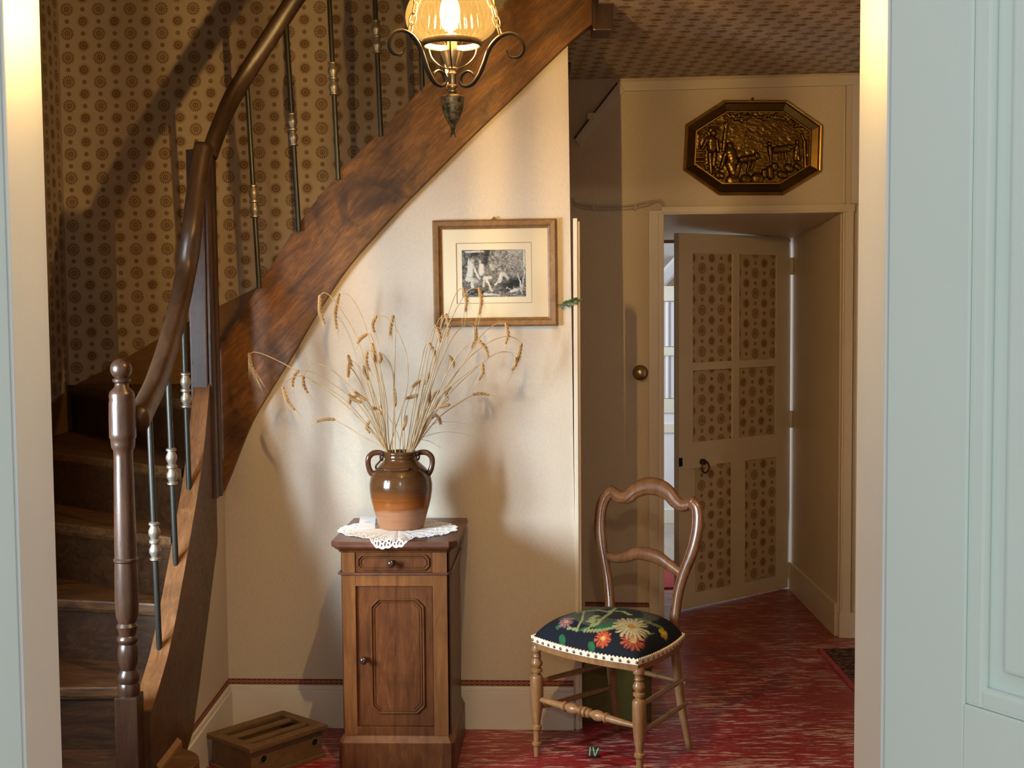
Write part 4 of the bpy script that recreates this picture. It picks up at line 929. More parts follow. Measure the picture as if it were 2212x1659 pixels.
# ------------------------------------------------------------------ framed engraving
def caps_dist(X, Y, c):
    x0, y0, x1, y1 = c; dx, dy = x1 - x0, y1 - y0; L = dx * dx + dy * dy
    t = np.clip(((X - x0) * dx + (Y - y0) * dy) / L, 0, 1) if L > 0 else 0
    return np.hypot(X - x0 - t * dx, Y - y0 - t * dy)
def picture():
    c = [BW(*p) for p in ((933, 478), (1200, 472), (1206, 704), (941, 706))]
    ce = sum(c) / 4; Wd = (np.linalg.norm(c[1] - c[0]) + np.linalg.norm(c[2] - c[3])) / 2; Hd = (np.linalg.norm(c[3] - c[0]) + np.linalg.norm(c[2] - c[1])) / 2
    u = (c[1] - c[0] + c[2] - c[3]); u /= np.linalg.norm(u); n = -BWN / np.linalg.norm(BWN); v = np.cross(n, u) * -1
    if v[2] < 0: v = -v
    ce = ce + n * .006
    Q = lambda a, b, d: ce + u * a + v * b + n * d
    r = empty('framed_engraving', Q(0, -Hd / 2, 0), 'oak framed engraving with wide ivory mat above the cabinet', 'picture')
    w2, h2, fw = Wd / 2, Hd / 2, .032
    prof = [(0, 0), (0, .016), (.006, .020), (.020, .018), (.026, .011), (fw, .008), (fw, 0)]
    cor = [(-1, 1), (1, 1), (1, -1), (-1, -1)]
    for k in range(4):
        A, B = cor[k], cor[(k + 1) % 4]
        V = [Q(s[0] * (w2 - o), s[1] * (h2 - o), d) for s in (A, B) for o, d in prof]; n_ = len(prof)
        mk('frame_side', V, [(i, (i + 1) % n_, n_ + (i + 1) % n_, n_ + i) for i in range(n_)] + [tuple(range(n_ - 1, -1, -1)), tuple(range(n_, 2 * n_))], 'oak', r)
    rect = lambda a0, a1, b0, b1, d0, d1: ([Q(a, b, d) for d in (d0, d1) for a, b in ((a0, b0), (a1, b0), (a1, b1), (a0, b1))], list(BF))
    z = lambda x, y: (float(np.dot(BW(910 + x / 5.925, 440 + y / 5.925) - ce, u)), float(np.dot(BW(910 + x / 5.925, 440 + y / 5.925) - ce, v)))
    a0, b1 = z(446, 508); a1, b0 = z(1420, 1268)
    i0, i1, j0, j1 = -w2 + fw, w2 - fw, -h2 + fw, h2 - fw
    for (x0, x1, y0, y1) in ((i0, a0, j0, j1), (a1, i1, j0, j1), (a0, a1, j0, b0), (a0, a1, b1, j1)): mk('mat', *rect(x0, x1, y0, y1, .001, .0045), 'mat', r)
    mk('sheet', *rect(a0, a1, b0, b1, 0, .0022), 'sheet', r)
    for (x0, x1, y0, y1) in ((a0, a0 + .0016, b0, b1), (a1 - .0016, a1, b0, b1), (a0, a1, b0, b0 + .0016), (a0, a1, b1 - .0016, b1)): mk('mat_bevel', *rect(x0, x1, y0, y1, .0015, .0040), 'oak', r)
    p0, q1 = z(520, 597); p1, q0 = z(1343, 1187)
    nx_, ny = 230, 165
    X, Y = np.meshgrid(np.linspace(512, 1345, nx_), np.linspace(600, 1187, ny))
    T = .25 + .14 * (smoothnoise(nx_, ny, 14, 3) - .5) + .26 * (smoothnoise(nx_, ny, 60, 4) - .5)
    T += .30 * np.clip((X - 850) / 500, 0, 1) * np.clip((1000 - Y) / 300, 0, 1)
    X0, Y0 = X, Y; X = X0 + 16 * (smoothnoise(nx_, ny, 22, 31) - .5) + 8 * (smoothnoise(nx_, ny, 60, 33) - .5); Y = Y0 + 16 * (smoothnoise(nx_, ny, 22, 32) - .5) + 8 * (smoothnoise(nx_, ny, 60, 34) - .5)
    hatch = .07 * np.sin((X * .9 + Y * 1.3) * .55) + .05 * np.sin((X * 1.2 - Y * .7) * .6)
    T += hatch
    TX = smoothnoise(nx_, ny, 48, 41)
    def blob(c, rad, tone, soft=.5):
        nonlocal T
        d = caps_dist(X, Y, c); m = np.clip((rad - d) / (rad * soft), 0, 1); sh = tone - .30 * np.clip(d / rad, 0, 1) ** 2 + hatch * .5 - .10 * np.clip((X - (c[0] + c[2]) / 2) / rad, -1, 1) + .16 * (TX - .5); T = T * (1 - m) + sh * m
    for c, rd, tn in (((830, 600, 810, 760), 55, .12), ((1050, 1000, 1240, 1010), 75, .12), ((560, 640, 700, 640), 40, .2), ((1000, 1070, 1130, 1070), 60, .16), ((540, 1100, 760, 1120), 60, .18), ((960, 660, 1080, 700), 45, .38), ((1200, 640, 1290, 680), 50, .45)): blob(c, rd, tn, .8)
    FIG = [((640, 760, 610, 930), 55, .62), ((652, 730, 652, 730), 40, .40), ((680, 830, 735, 960), 18, .66), ((600, 720, 590, 800), 18, .6), ((580, 960, 700, 990), 45, .5), ((640, 1010, 650, 1070), 22, .6),
           ((765, 800, 770, 890), 48, .64), ((752, 745, 752, 745), 26, .58), ((800, 960, 880, 950), 34, .6), ((830, 980, 900, 1110), 18, .68), ((800, 980, 790, 1050), 22, .5),
           ((900, 790, 920, 840), 36, .42), ((890, 720, 890, 720), 24, .36), ((1030, 900, 1000, 990), 34, .62), ((1005, 840, 1005, 840), 26, .45), ((1060, 900, 1110, 960), 32, .48), ((990, 990, 945, 1030), 14, .62),
           ((1320, 620, 1330, 800), 12, .74), ((1270, 1000, 1300, 1150), 10, .70), ((1240, 900, 1280, 1120), 9, .66), ((1330, 850, 1290, 1130), 9, .70), ((560, 620, 800, 620), 12, .6), ((1150, 1120, 1300, 1090), 25, .55), ((800, 1150, 1000, 1165), 22, .5)]
    rr = random.Random(8)
    for _ in range(150):
        x = rr.uniform(880, 1345); y = rr.uniform(600, 860); blob((x, y, x + rr.uniform(-22, 22), y + rr.uniform(-8, 14)), rr.uniform(5, 13), rr.choice((.2, .3, .5, .62)), .9)
    for _ in range(130):
        x = rr.uniform(512, 1345); y = rr.uniform(1060, 1187); blob((x, y, x + rr.uniform(-30, 30), y + rr.uniform(-5, 5)), rr.uniform(4, 9), rr.choice((.1, .2, .45, .6)), .9)
    for _ in range(60):
        x = rr.uniform(512, 640); y = rr.uniform(620, 1000); blob((x, y, x + rr.uniform(-14, 14), y + rr.uniform(-20, 20)), rr.uniform(4, 10), rr.choice((.08, .15, .4)), .9)
    for c, rd, tn in FIG: blob(c, rd * .92, tn + .12, .4)
    T = np.clip(T * 1.12 - .07, .03, .72)
    col = np.stack([T * .90, T * .91, T * .93], -1).reshape(-1, 3) ** 1.15
    V = [Q(p0 + (p1 - p0) * i / (nx_ - 1), q1 + (q0 - q1) * j / (ny - 1), .0026) for j in range(ny) for i in range(nx_)]
    Fc = [(j * nx_ + i, j * nx_ + i + 1, (j + 1) * nx_ + i + 1, (j + 1) * nx_ + i) for j in range(ny - 1) for i in range(nx_ - 1)]
    mk('engraving', V, Fc, 'print', r, col=col)
    mk('glass', *rect(i0, i1, j0, j1, .0062, .0074), 'pane', r)
    mk('hanger', *prism([Q(-.012, h2, .004), Q(.012, h2, .004), Q(0, h2 + .012, .004)], n * .004), 'wire', r)
    # boxwood sprig tucked behind the frame
    t = empty('boxwood_sprig', BW(1205, 658, .02), 'green boxwood sprig tucked behind the picture frame', 'sprig')
    path = spline([BW(x, y, .016) for x, y in ((1195, 661), (1215, 657), (1232, 652), (1248, 647))], 5)
    mk('stem', *tube(path, .0016, 6), 'leaf', t)
    r2 = random.Random(3)
    for k in range(15):
        f = .30 + .70 * k / 14; p = path[int(f * (len(path) - 1))]; sg = 1 if k % 2 else -1
        d = np.array([.75, -.35 + r2.uniform(-.3, .3), sg * .65 + r2.uniform(-.2, .2)]) if k < 13 else np.array([1, 0, .1 * sg]); d /= np.linalg.norm(d)
        sd = np.cross(d, [0, 1, .2]); sd /= np.linalg.norm(sd); nn = np.cross(d, sd); L = r2.uniform(.016, .021); w = .0048
        V = [p, p + d * L * .3 + sd * w, p + d * L * .3 - sd * w, p + d * L * .7 + sd * w * .9, p + d * L * .7 - sd * w * .9, p + d * L, p + d * L * .3 + nn * .0012, p + d * L * .7 + nn * .0012]
        mk('leaf', V, [(0, 1, 6), (0, 6, 2), (1, 3, 7, 6), (6, 7, 4, 2), (3, 5, 7), (7, 5, 4)], 'leaf', t)
picture()

# ------------------------------------------------------------------ brass plaque
def plaque():
    px = [(1563, 217), (1699, 217), (1776, 271), (1773, 371), (1690, 422), (1552, 422), (1475, 368), (1480, 270)]
    n = -DWN / np.linalg.norm(DWN); o = DW(1626, 320)
    tx = lambda p: (float(np.dot(p - o, DU)), float(p[2] - o[2]))
    pol = [tx(DW(*p)) for p in px]
    Q = lambda a, b, d: o + DU * a + np.array([0, 0, b]) + n * d
    r = empty('brass_plaque', Q(0, pol[4][1], 0), 'octagonal embossed brass plaque with a pastoral scene over the doorway', 'plaque')
    def inset(d):
        m = len(pol); out = []
        for i in range(m):
            def line(a, b):
                ex, ey = b[0] - a[0], b[1] - a[1]; L = math.hypot(ex, ey); nx, ny = ey / L, -ex / L   # inward for clockwise order
                return nx, ny, nx * a[0] + ny * a[1] + d
            a1, b1, c1 = line(pol[i - 1], pol[i]); a2, b2, c2 = line(pol[i], pol[(i + 1) % m]); D = a1 * b2 - a2 * b1
            out.append(((c1 * b2 - c2 * b1) / D, (a1 * c2 - a2 * c1) / D))
        return out
    if abs(inset(.01)[0][1]) > abs(pol[0][1]): pol = pol[::-1]
    rings = [(0, 0), (0, .018), (.006, .026), (.012, .024), (.018, .018), (.046, .012), (.050, .016), (.055, .016), (.058, .006)]
    R = [[Q(a, b, d) for a, b in inset(s)] for s, d in rings]; m = 8
    for i in range(m):
        j = (i + 1) % m; V = [R[k][q] for k in range(len(R)) for q in (i, j)]
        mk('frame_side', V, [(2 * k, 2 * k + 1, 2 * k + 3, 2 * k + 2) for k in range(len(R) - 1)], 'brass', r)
    nx_, ny = 260, 180; inn = inset(.054)
    xs = [p[0] for p in inn]; ys = [p[1] for p in inn]
    X, Y = np.meshgrid(np.linspace(min(xs), max(xs), nx_), np.linspace(max(ys), min(ys), ny))
    k = 5.93 / 2800 / 6.144   # metres per crop unit
    cr = 6.144; UX = (1626 - 1440) * cr + X / k; UY = (320 - 190) * cr - Y / k
    Hh = .0015 * smoothnoise(nx_, ny, 30, 9)
    def cap(x0, y0, x1, y1, rad, h):
        nonlocal Hh
        d = caps_dist(UX, UY, (x0, y0, x1, y1)) / rad; Hh = np.maximum(Hh, h * .0016 * np.sqrt(np.clip(1 - d * d, 0, 1)))
    for c in ((630, 590, 630, 600, 42, 11), (600, 690, 605, 790, 62, 10), (585, 870, 598, 1110, 30, 9), (645, 860, 632, 1010, 32, 9), (545, 680, 490, 790, 24, 9), (675, 690, 690, 830, 22, 9), (605, 560, 660, 560, 46, 6), (760, 820, 800, 470, 26, 6), (790, 520, 770, 480, 16, 6), (800, 500, 840, 430, 16, 6), (380, 850, 510, 850, 20, 5), (380, 908, 510, 908, 20, 5), (380, 962, 505, 962, 20, 5), (430, 620, 425, 780, 34, 4),
              (845, 760, 845, 770, 42, 11), (850, 850, 880, 960, 72, 11), (850, 1000, 900, 1120, 66, 10), (960, 1010, 930, 1130, 36, 9), (785, 870, 730, 1050, 24, 10), (1000, 950, 1150, 930, 44, 9), (1190, 890, 1200, 910, 36, 9), (1095, 980, 1070, 1110, 15, 7), (1150, 980, 1120, 1080, 14, 7), (690, 1140, 690, 1150, 46, 10), (740, 1150, 740, 1160, 36, 9), (860, 1220, 900, 1220, 72, 8), (1040, 1205, 1060, 1205, 62, 9), (1190, 1200, 1210, 1200, 74, 9), (1290, 1110, 1290, 1160, 36, 8), (1360, 1080, 1370, 1170, 44, 10), (1420, 1040, 1420, 1060, 44, 9), (1500, 1150, 1540, 1160, 48, 8), (1590, 1060, 1620, 1080, 50, 9), (1700, 1040, 1740, 1070, 34, 7),
              (1440, 830, 1590, 815, 46, 8), (1610, 790, 1640, 800, 30, 8), (1480, 880, 1482, 955, 12, 6), (1525, 880, 1525, 950, 12, 6), (1562, 870, 1572, 965, 12, 6), (1355, 745, 1355, 750, 26, 8), (1360, 800, 1368, 880, 30, 8), (1365, 880, 1375, 975, 16, 7), (1712, 735, 1712, 740, 26, 8), (1708, 790, 1708, 840, 32, 8), (1706, 860, 1700, 950, 40, 7), (1720, 900, 1735, 955, 26, 7), (1675, 780, 1640, 790, 12, 6), (1820, 1060, 1805, 720, 24, 7), (1805, 720, 1770, 640, 16, 6), (1025, 690, 1025, 880, 7, 4), (1030, 680, 1080, 560, 7, 4)): cap(*c)
    rr = random.Random(5)
    for _ in range(190):
        f = rr.random(); x = 760 + f * 1130; lim = 340 + 60 * abs(math.sin(f * 9)) + 320 * max(0, f - .55)
        y = rr.uniform(310, lim + 40); cap(x, y, x + rr.uniform(-30, 30), y + rr.uniform(-12, 12), rr.uniform(12, 28), rr.uniform(3.5, 7))
    for _ in range(60): x = rr.uniform(380, 720); y = rr.uniform(480, 640) - (x - 380) * .3 + 60; cap(x, y, x + 10, y, rr.uniform(10, 20), rr.uniform(2, 4))
    for _ in range(60): x = rr.uniform(420, 700); y = rr.uniform(1000, 1120); cap(x, y, x + rr.uniform(-20, 20), y + 15, rr.uniform(8, 18), rr.uniform(3, 6))
    Hh = Hh + .0012 * smoothnoise(nx_, ny, 70, 11)
    def inside(x, y):
        ok = np.ones_like(x, bool); m = len(inn)
        cx, cy = sum(xs) / m, sum(ys) / m
        for i in range(m):
            a, b = inn[i], inn[(i + 1) % m]; s = (b[0] - a[0]) * (y - a[1]) - (b[1] - a[1]) * (x - a[0]); s0 = (b[0] - a[0]) * (cy - a[1]) - (b[1] - a[1]) * (cx - a[0])
            ok &= (s * s0 >= 0)
        return ok
    ok = inside(X, Y)
    V = [Q(X[j, i], Y[j, i], .005 + Hh[j, i]) for j in range(ny) for i in range(nx_)]
    Fc = [(j * nx_ + i, (j + 1) * nx_ + i, (j + 1) * nx_ + i + 1, j * nx_ + i + 1) for j in range(ny - 1) for i in range(nx_ - 1) if ok[j, i] and ok[j + 1, i + 1]]
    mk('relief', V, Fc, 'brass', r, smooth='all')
    mk('hanging_eye', *lathe([(0, .006), (1, .005)], Q(-.002, max(q[1] for q in pol) + .004, .004), Q(-.002, max(q[1] for q in pol) + .004, .014), 10), 'wire', r)
plaque()

#PART5
# ------------------------------------------------------------------ chair
def chair():
    up = np.array([0, 0, 1.0])
    u = np.array([.75, -.66, 0]); u /= np.linalg.norm(u); v = np.array([-u[1], u[0], 0])
    fm = np.array([.236, 4.19, 0]); rm = np.array([.466, 4.462, 0])
    FL, FR = fm - u * .212, fm + u * .212; RL, RR = rm - u * .150, rm + u * .155
    r = empty('side_chair', (fm + rm) / 2, 'walnut side chair with black floral needlepoint seat', 'chair')
    # front legs, turned
    LEG = [(0, .015), (.03, .0185), (.05, .0185), (.06, .0135), (.085, .0125), (.10, .0155), (.115, .0125), (.13, .015), (.155, .0200), (.175, .0195), (.195, .014), (.205, .0130), (.215, .0195), (.235, .0195), (.245, .0135), (.265, .0135), (.275, .020), (.295, .0225), (.45, .0225), (.58, .0195), (.68, .0135), (.71, .0125), (.725, .0185), (.75, .0185), (.765, .0125), (.82, .0115), (.865, .0105), (.875, .0165), (.895, .0165), (.91, .0110), (1, .0085)]
    for Pp, o in ((FL, -.004), (FR, .004)):
        mk('leg', *lathe(LEG, Pp + up * .385, Pp + u * o, 20), 'chair', r, smooth=True)
    # back plane
    lean = math.radians(9); wv = v * math.sin(lean) + up * math.cos(lean); n = np.cross(u, wv); n /= np.linalg.norm(n)
    if n[1] > 0: n = -n
    p0 = rm + up * .40
    B = lambda x, y: PL(1080 + x / 2.517, 1000 + y / 2.517, p0, n)
    LS = [B(*p) for p in ((598, 800), (594, 720), (583, 620), (565, 520), (549, 420), (543, 330), (551, 245), (572, 190), (602, 158))]
    RS = [B(*p) for p in ((948, 900), (955, 800), (972, 690), (1002, 590), (1036, 500), (1062, 410), (1074, 320), (1070, 250), (1048, 218))]
    CR = [B(*p) for p in ((582, 172), (612, 160), (655, 186), (700, 182), (742, 146), (800, 126), (860, 132), (912, 160), (950, 205), (990, 232), (1035, 225), (1066, 240))]
    XR_ = [B(*p) for p in ((580, 505), (630, 518), (685, 510), (740, 492), (800, 496), (858, 514), (905, 545), (960, 585), (1002, 612))]
    # rear legs run up into the stiles
    rl_top, rr_top = LS[0], RS[0]
    for foot, S_ in ((RL, LS), (RR, RS)):
        f2 = foot - v * 0.0
        pa = spline([f2 + v * .03, f2 * .5 + np.array([S_[0][0], S_[0][1], 0]) * .5 + up * .2 + v * .0, S_[0] - up * .02, S_[0]], 6)
        mk('leg', *tube(pa, (np.array([.011, .0155, .017, .016]), np.array([.011, .0155, .018, .018])), 12, nrm=n), 'chair', r, smooth='all')
        mk('stile', *tube(spline([S_[0] - up * .03] + S_, 6), (np.array([.015, .014, .013, .013]), np.array([.0195, .0195, .0205, .0235, .0235, .0215])), 14, nrm=n), 'chairb', r, smooth='all')
        mk('stile_bead', *tube(spline([q - n * 0 + n * .0125 + u * (.010 if S_ is LS else -.010) for q in S_[1:]], 6), .0028, 6), 'chairb', r, smooth='all')
    mk('crest_rail', *tube(spline(CR, 6), (np.array([.012, .0135, .0135, .0135, .012]), np.array([.020, .021, .021, .026, .030, .031, .030, .026, .022, .021, .019])), 14, nrm=n), 'chairb', r, smooth='all')
    mk('crest_bead', *tube(spline([q + n * .0125 - wv * .014 for q in CR[1:-1]], 6), .003, 6), 'chairb', r, smooth='all')
    for q, s in ((B(606, 143), -1), (B(1048, 200), 1)):
        mk('crest_ear', *tube([q - wv * .02 - u * s * .004, q, q + wv * .012 + u * s * .004], (np.array([.013, .011, .004]), np.array([.018, .012, .004])), 12, nrm=n), 'chairb', r, smooth='all')
    mk('back_splat', *tube(spline(XR_, 6), (np.array([.011, .012, .012, .011]), np.array([.015, .017, .021, .024, .0235, .019, .017])), 14, nrm=n), 'chairb', r, smooth='all')
    # stretchers
    at = lambda a, b, z, za, f: None
    FS = [(0, .0075), (.16, .0105), (.27, .0125), (.28, .017), (.295, .017), (.305, .011), (.34, .0175), (.38, .0185), (.41, .014), (.43, .010), (.445, .0165), (.46, .0165), (.468, .011), (.48, .0175), (.50, .0175), (.508, .011), (.52, .0165), (.535, .0165), (.55, .010), (.57, .014), (.60, .0185), (.64, .0175), (.675, .011), (.685, .017), (.70, .017), (.71, .0125), (.84, .0105), (1, .0075)]
    mk('front_stretcher', *lathe(FS, FL + up * .200, FR + up * .192, 16), 'chair', r, smooth=True)
    for z in (.258, .168):
        for a, b in ((FL, RL), (FR, RR)):
            mk('stretcher', *lathe([(0, .0065), (.2, .0085), (.5, .0095), (.8, .0085), (1, .0065)], a + up * z, b + up * z + v * .012, 10), 'chair', r, smooth=True)
    mk('stretcher', *lathe([(0, .0065), (.5, .0095), (1, .0065)], RL + up * .245 + v * .01, RR + up * .24 + v * .01, 10), 'chair', r, smooth=True)
    # seat: frame, cushion, braid, nails
    cFL, cFR, cRR, cRL = FL - u * .012 - v * .010, FR + u * .008 - v * .016, RR + u * .008 - v * .018, RL - u * .014 - v * .006
    def plan(a, b):
        s, t = (a + 1) / 2, (b + 1) / 2
        p = cFL * (1 - s) * (1 - t) + cFR * s * (1 - t) + cRR * s * t + cRL * (1 - s) * t
        return p - v * .030 * (1 - a * a) * (1 - t) + v * .012 * (1 - a * a) * t + u * .020 * (1 - b * b) * (1 if a > 0 else -1) * abs(a)
    def perim(m=40):
        L = [(-1 + 2 * i / m, -1) for i in range(m)] + [(1, -1 + 2 * i / m) for i in range(m)] + [(1 - 2 * i / m, 1) for i in range(m)] + [(-1, 1 - 2 * i / m) for i in range(m)]
        return [plan(*p) for p in L]
    pe = perim(); ce = sum(pe) / len(pe)
    def ring(z0, z1, o0, o1, thick=.03, per=pe, zig=0):
        m = len(per); V = []
        for k, p in enumerate(per):
            d = p - ce; d /= np.linalg.norm(d); zz = z1 - (zig if k % 2 else 0)
            V += [p + d * o0 + up * z0, p + d * o1 + up * zz, p + d * (o1 - thick) + up * zz, p + d * (o0 - thick) + up * z0]
        return V, [(4 * k + q, 4 * ((k + 1) % m) + q, 4 * ((k + 1) % m) + (q + 1) % 4, 4 * k + (q + 1) % 4) for k in range(m) for q in range(4)]
    mk('seat_frame', *ring(.376, .400, -.002, .001), 'chair', r, bevel=0)
    N = 190; z0, h = .402, .092
    A, Bb = np.meshgrid(np.linspace(-1, 1, N), np.linspace(-1, 1, N))
    V = np.array([[plan(A[j, i], Bb[j, i]) for i in range(N)] for j in range(N)])
    V[:, :, 2] = z0 + h * ((1 - np.abs(A) ** 3.2) * (1 - np.abs(Bb) ** 3.2)) ** .42
    X, Y = V[:, :, 0], V[:, :, 1]
    nz = smoothnoise(N, N, 60, 21); nz2 = smoothnoise(N, N, 12, 22); nz3 = smoothnoise(N, N, 90, 24)
    col = np.zeros((N, N, 3)) + np.array([.009, .011, .018])
    ctr = plan(0, 0)
    # worn grey-green ground between the border bands
    Dm = np.maximum(np.abs(A), np.abs(Bb))
    g = np.clip((.66 + .12 * (nz2 - .5) - Dm) / .03, 0, 1)[..., None]
    col = col * (1 - g) + (np.array([.058, .062, .050]) + .040 * (nz3[..., None] - .5)) * g
    g = np.clip((.42 + .2 * (nz2 - .5) - np.hypot(A - .05, Bb - .12)) / .05, 0, 1)[..., None] * .8
    col = col * (1 - g) + np.array([.010, .011, .014]) * g
    Zg = V[:, :, 2]
    def on(px, py):
        # the point of the cushion a flower is stitched at
        q = np.array([.25, 4.3, .46])
        for _ in range(6):
            q = F(px, py, q[2]); k = np.argmin((X - q[0]) ** 2 + (Y - q[1]) ** 2); q[2] = q[2] * .4 + Zg.flat[k] * .6
        return q
    def put(m, c):
        nonlocal col
        m = np.clip(m, 0, 1)[..., None]; col = col * (1 - m) + (np.array(c) * (.78 + .45 * nz[..., None])) * m
    fx = np.array([1, 0]); 
    def local(px, py, st):
        q = on(px, py); return X - q[0], np.sign(Y - q[1]) * np.hypot(Y - q[1], Zg - q[2]) / st
    def leafs(pl, w, c, teeth=0):
        Q_ = [on(*p) for p in pl]
        for a, b in zip(Q_[:-1], Q_[1:]):
            e_ = b - a; tt = np.clip(((X - a[0]) * e_[0] + (Y - a[1]) * e_[1] + (Zg - a[2]) * e_[2]) / (e_ @ e_), 0, 1); d = np.sqrt((X - a[0] - tt * e_[0]) ** 2 + (Y - a[1] - tt * e_[1]) ** 2 + (Zg - a[2] - tt * e_[2]) ** 2); ww = w
            if teeth: 
                t = tt; ww = w * (.45 + .75 * np.abs(np.sin(t * teeth)))
            put((ww - d) / .0012, c)
    lg, dg, mg = (.22, .25, .11), (.020, .10, .042), (.10, .14, .05)
    leafs([(1205, 1358), (1222, 1372), (1212, 1388)], .012, dg, 8); leafs([(1262, 1392), (1280, 1382), (1276, 1402)], .011, dg, 7); leafs([(1290, 1362), (1320, 1348)], .016, dg, 8); leafs([(1250, 1360), (1290, 1352)], .008, dg, 5)
    leafs([(1240, 1392), (1262, 1372), (1290, 1348), (1316, 1326), (1330, 1318)], .007, lg, 0); leafs([(1262, 1372), (1296, 1362), (1326, 1356)], .010, lg, 16); leafs([(1283, 1352), (1278, 1336), (1290, 1330)], .011, lg, 9); leafs([(1300, 1338), (1270, 1342)], .008, lg, 7)
    leafs([(1243, 1385), (1246, 1360), (1258, 1338), (1262, 1324)], .005, lg, 0); leafs([(1246, 1358), (1228, 1356)], .007, lg, 5); leafs([(1210, 1334), (1250, 1326), (1290, 1320), (1312, 1322)], .008, lg, 14); leafs([(1316, 1320), (1345, 1322), (1360, 1328)], .009, lg, 8); leafs([(1300, 1388), (1320, 1394), (1348, 1393)], .011, lg, 12); leafs([(1400, 1370), (1425, 1378), (1440, 1372)], .005, mg, 0); leafs([(1375, 1336), (1410, 1348), (1430, 1356)], .012, mg, 10); leafs([(1258, 1320), (1285, 1316)], .007, (.45, .30, .12), 6)
    def flower(px, py, R, st, petals, c, cc, cr=.28, turn=0.0, thin=.5):
        dx, dy = local(px, py, st); rr = np.hypot(dx, dy); th = np.arctan2(dy, dx) + turn
        lim = R * (.62 + .38 * np.abs(np.sin(th * petals * .37 + 2)) ** .5)
        gap = np.abs(np.cos(th * petals / 2))
        put((lim - rr) / .0015 * (gap > thin * np.clip(rr / R, .3, 1)), c); put((R * cr - rr) / .0012, cc)
    flower(1223, 1343, .030, 1.3, 14, (.24, .12, .15), (.42, .26, .08)); flower(1302, 1373, .032, 1.15, 16, (.46, .085, .030), (.44, .33, .12)); flower(1368, 1384, .044, 1.0, 15, (.30, .065, .035), (.36, .26, .09))
    flower(1364, 1353, .064, 1.35, 22, (.40, .36, .20), (.30, .18, .04), .22, .3, .55); flower(1433, 1367, .018, 1.6, 9, (.45, .33, .05), (.50, .38, .08)); flower(1350, 1319, .020, 1.5, 9, (.22, .03, .04), (.22, .05, .05))
    V3 = V.reshape(-1, 3)
    Fc = [(j * N + i, j * N + i + 1, (j + 1) * N + i + 1, (j + 1) * N + i) for j in range(N - 1) for i in range(N - 1)]
    seat = mk('seat_cushion', V3, Fc, 'seat', r, smooth='all', col=np.clip(col, 0, 1).reshape(-1, 3))
    pe2 = perim(64)
    br = mk('braid', *ring(.397, .4185, .0015, .0045, .006, pe2, .0055), 'gimp', r)
    # domed nails along the braid
    s = np.r_[0, np.cumsum([np.linalg.norm(pe2[(i + 1) % len(pe2)] - pe2[i]) for i in range(len(pe2))])]; tot = s[-1]; proto = None
    V, Fc = sphere((0, 0, 0), .0052, 10, 6, (1, 1, 1))
    for k in range(int(tot / .0285)):
        q = k * tot / int(tot / .0285) + .010; i = int(np.searchsorted(s, q) - 1) % len(pe2); f = (q - s[i]) / (s[i + 1] - s[i])
        p = pe2[i] * (1 - f) + pe2[(i + 1) % len(pe2)] * f; d = p - ce; d /= np.linalg.norm(d); p = p + d * .0038 + up * .4055
        if proto is None:
            proto = mk('nail', V, Fc, 'nail', br, smooth='all', org=None); proto.data.transform(Matrix.Translation(Vector(origin_of(br)))); o = proto
        else:
            o = proto.copy(); C.objects.link(o); o.parent = br
        o.location = tuple(p - origin_of(br))
chair()

# ------------------------------------------------------------------ foot warmer (slatted wooden box)
def foot_box():
    zt = .112
    a, b, c, d = [F(x, y, zt) for x, y in ((467, 1581), (632, 1527), (687, 1572), (517, 1622))]   # left, back, right, front
    u = (b - a + c - d); u /= np.linalg.norm(u); w = np.array([-u[1], u[0], 0]); ce = (a + b + c + d) / 4
    L2 = (np.linalg.norm(b - a) + np.linalg.norm(c - d)) / 4; W2 = (np.linalg.norm(d - a) + np.linalg.norm(c - b)) / 4
    Q = lambda p, q, z: np.array([ce[0], ce[1], 0]) + u * p + w * q + np.array([0, 0, z])
    def bo(p0, p1, q0, q1, z0, z1): return [Q(p, q, z) for z in (z0, z1) for p, q in ((p0, q0), (p1, q0), (p1, q1), (p0, q1))], list(BF)
    r = empty('foot_warmer', Q(0, 0, 0), 'slatted wooden foot warmer box on the red floor by the skirting', 'box')
    l, m = L2 - .014, W2 - .014
    for p0, p1, q0, q1 in ((-l, l, -m, -m + .012), (-l, l, m - .012, m), (-l, -l + .012, -m + .012, m - .012), (l - .012, l, -m + .012, m - .012)): mk('side_board', *bo(p0, p1, q0, q1, .012, zt - .016), 'stool', r, bevel=.0015)
    mk('base_board', *bo(-L2 + .006, L2 - .006, -W2 + .006, W2 - .006, 0, .012), 'stool', r, bevel=.003)
    mk('tray', *bo(-l + .012, l - .012, -m + .012, m - .012, .012, .03), 'black', r)
    e = .040
    for p0, p1, q0, q1 in ((-L2, L2, -W2, -W2 + e), (-L2, L2, W2 - e, W2), (-L2, -L2 + e, -W2 + e, W2 - e), (L2 - e, L2, -W2 + e, W2 - e)): mk('top_rail', *bo(p0, p1, q0, q1, zt - .016, zt), 'stool', r, bevel=.004)
    g = (2 * (W2 - e)) / 8
    for k in (2.1, 5.9): mk('slat', *tube([Q(-L2 + e - .004, -W2 + e + g * k, zt - .010), Q(L2 - e + .004, -W2 + e + g * k, zt - .010)], (.008, g * .80), 10, nrm=(0, 0, 1), power=3), 'stool', r, smooth=True)
    sgn = -1
    for p in (-.10, .115): mk('air_hole', *lathe([(0, .0), (.01, .0115), (1, .0115)], Q(p, -m - .0012, .060), Q(p, -m + .004, .060), 16), 'black', r); mk('hole_rim', *tube([Q(p + .0135 * math.cos(t), -m - .001, .060 + .0135 * math.sin(t)) for t in np.linspace(0, 2 * math.pi, 17)[:-1]], .002, 6, close=True), 'stool', r)
foot_box()

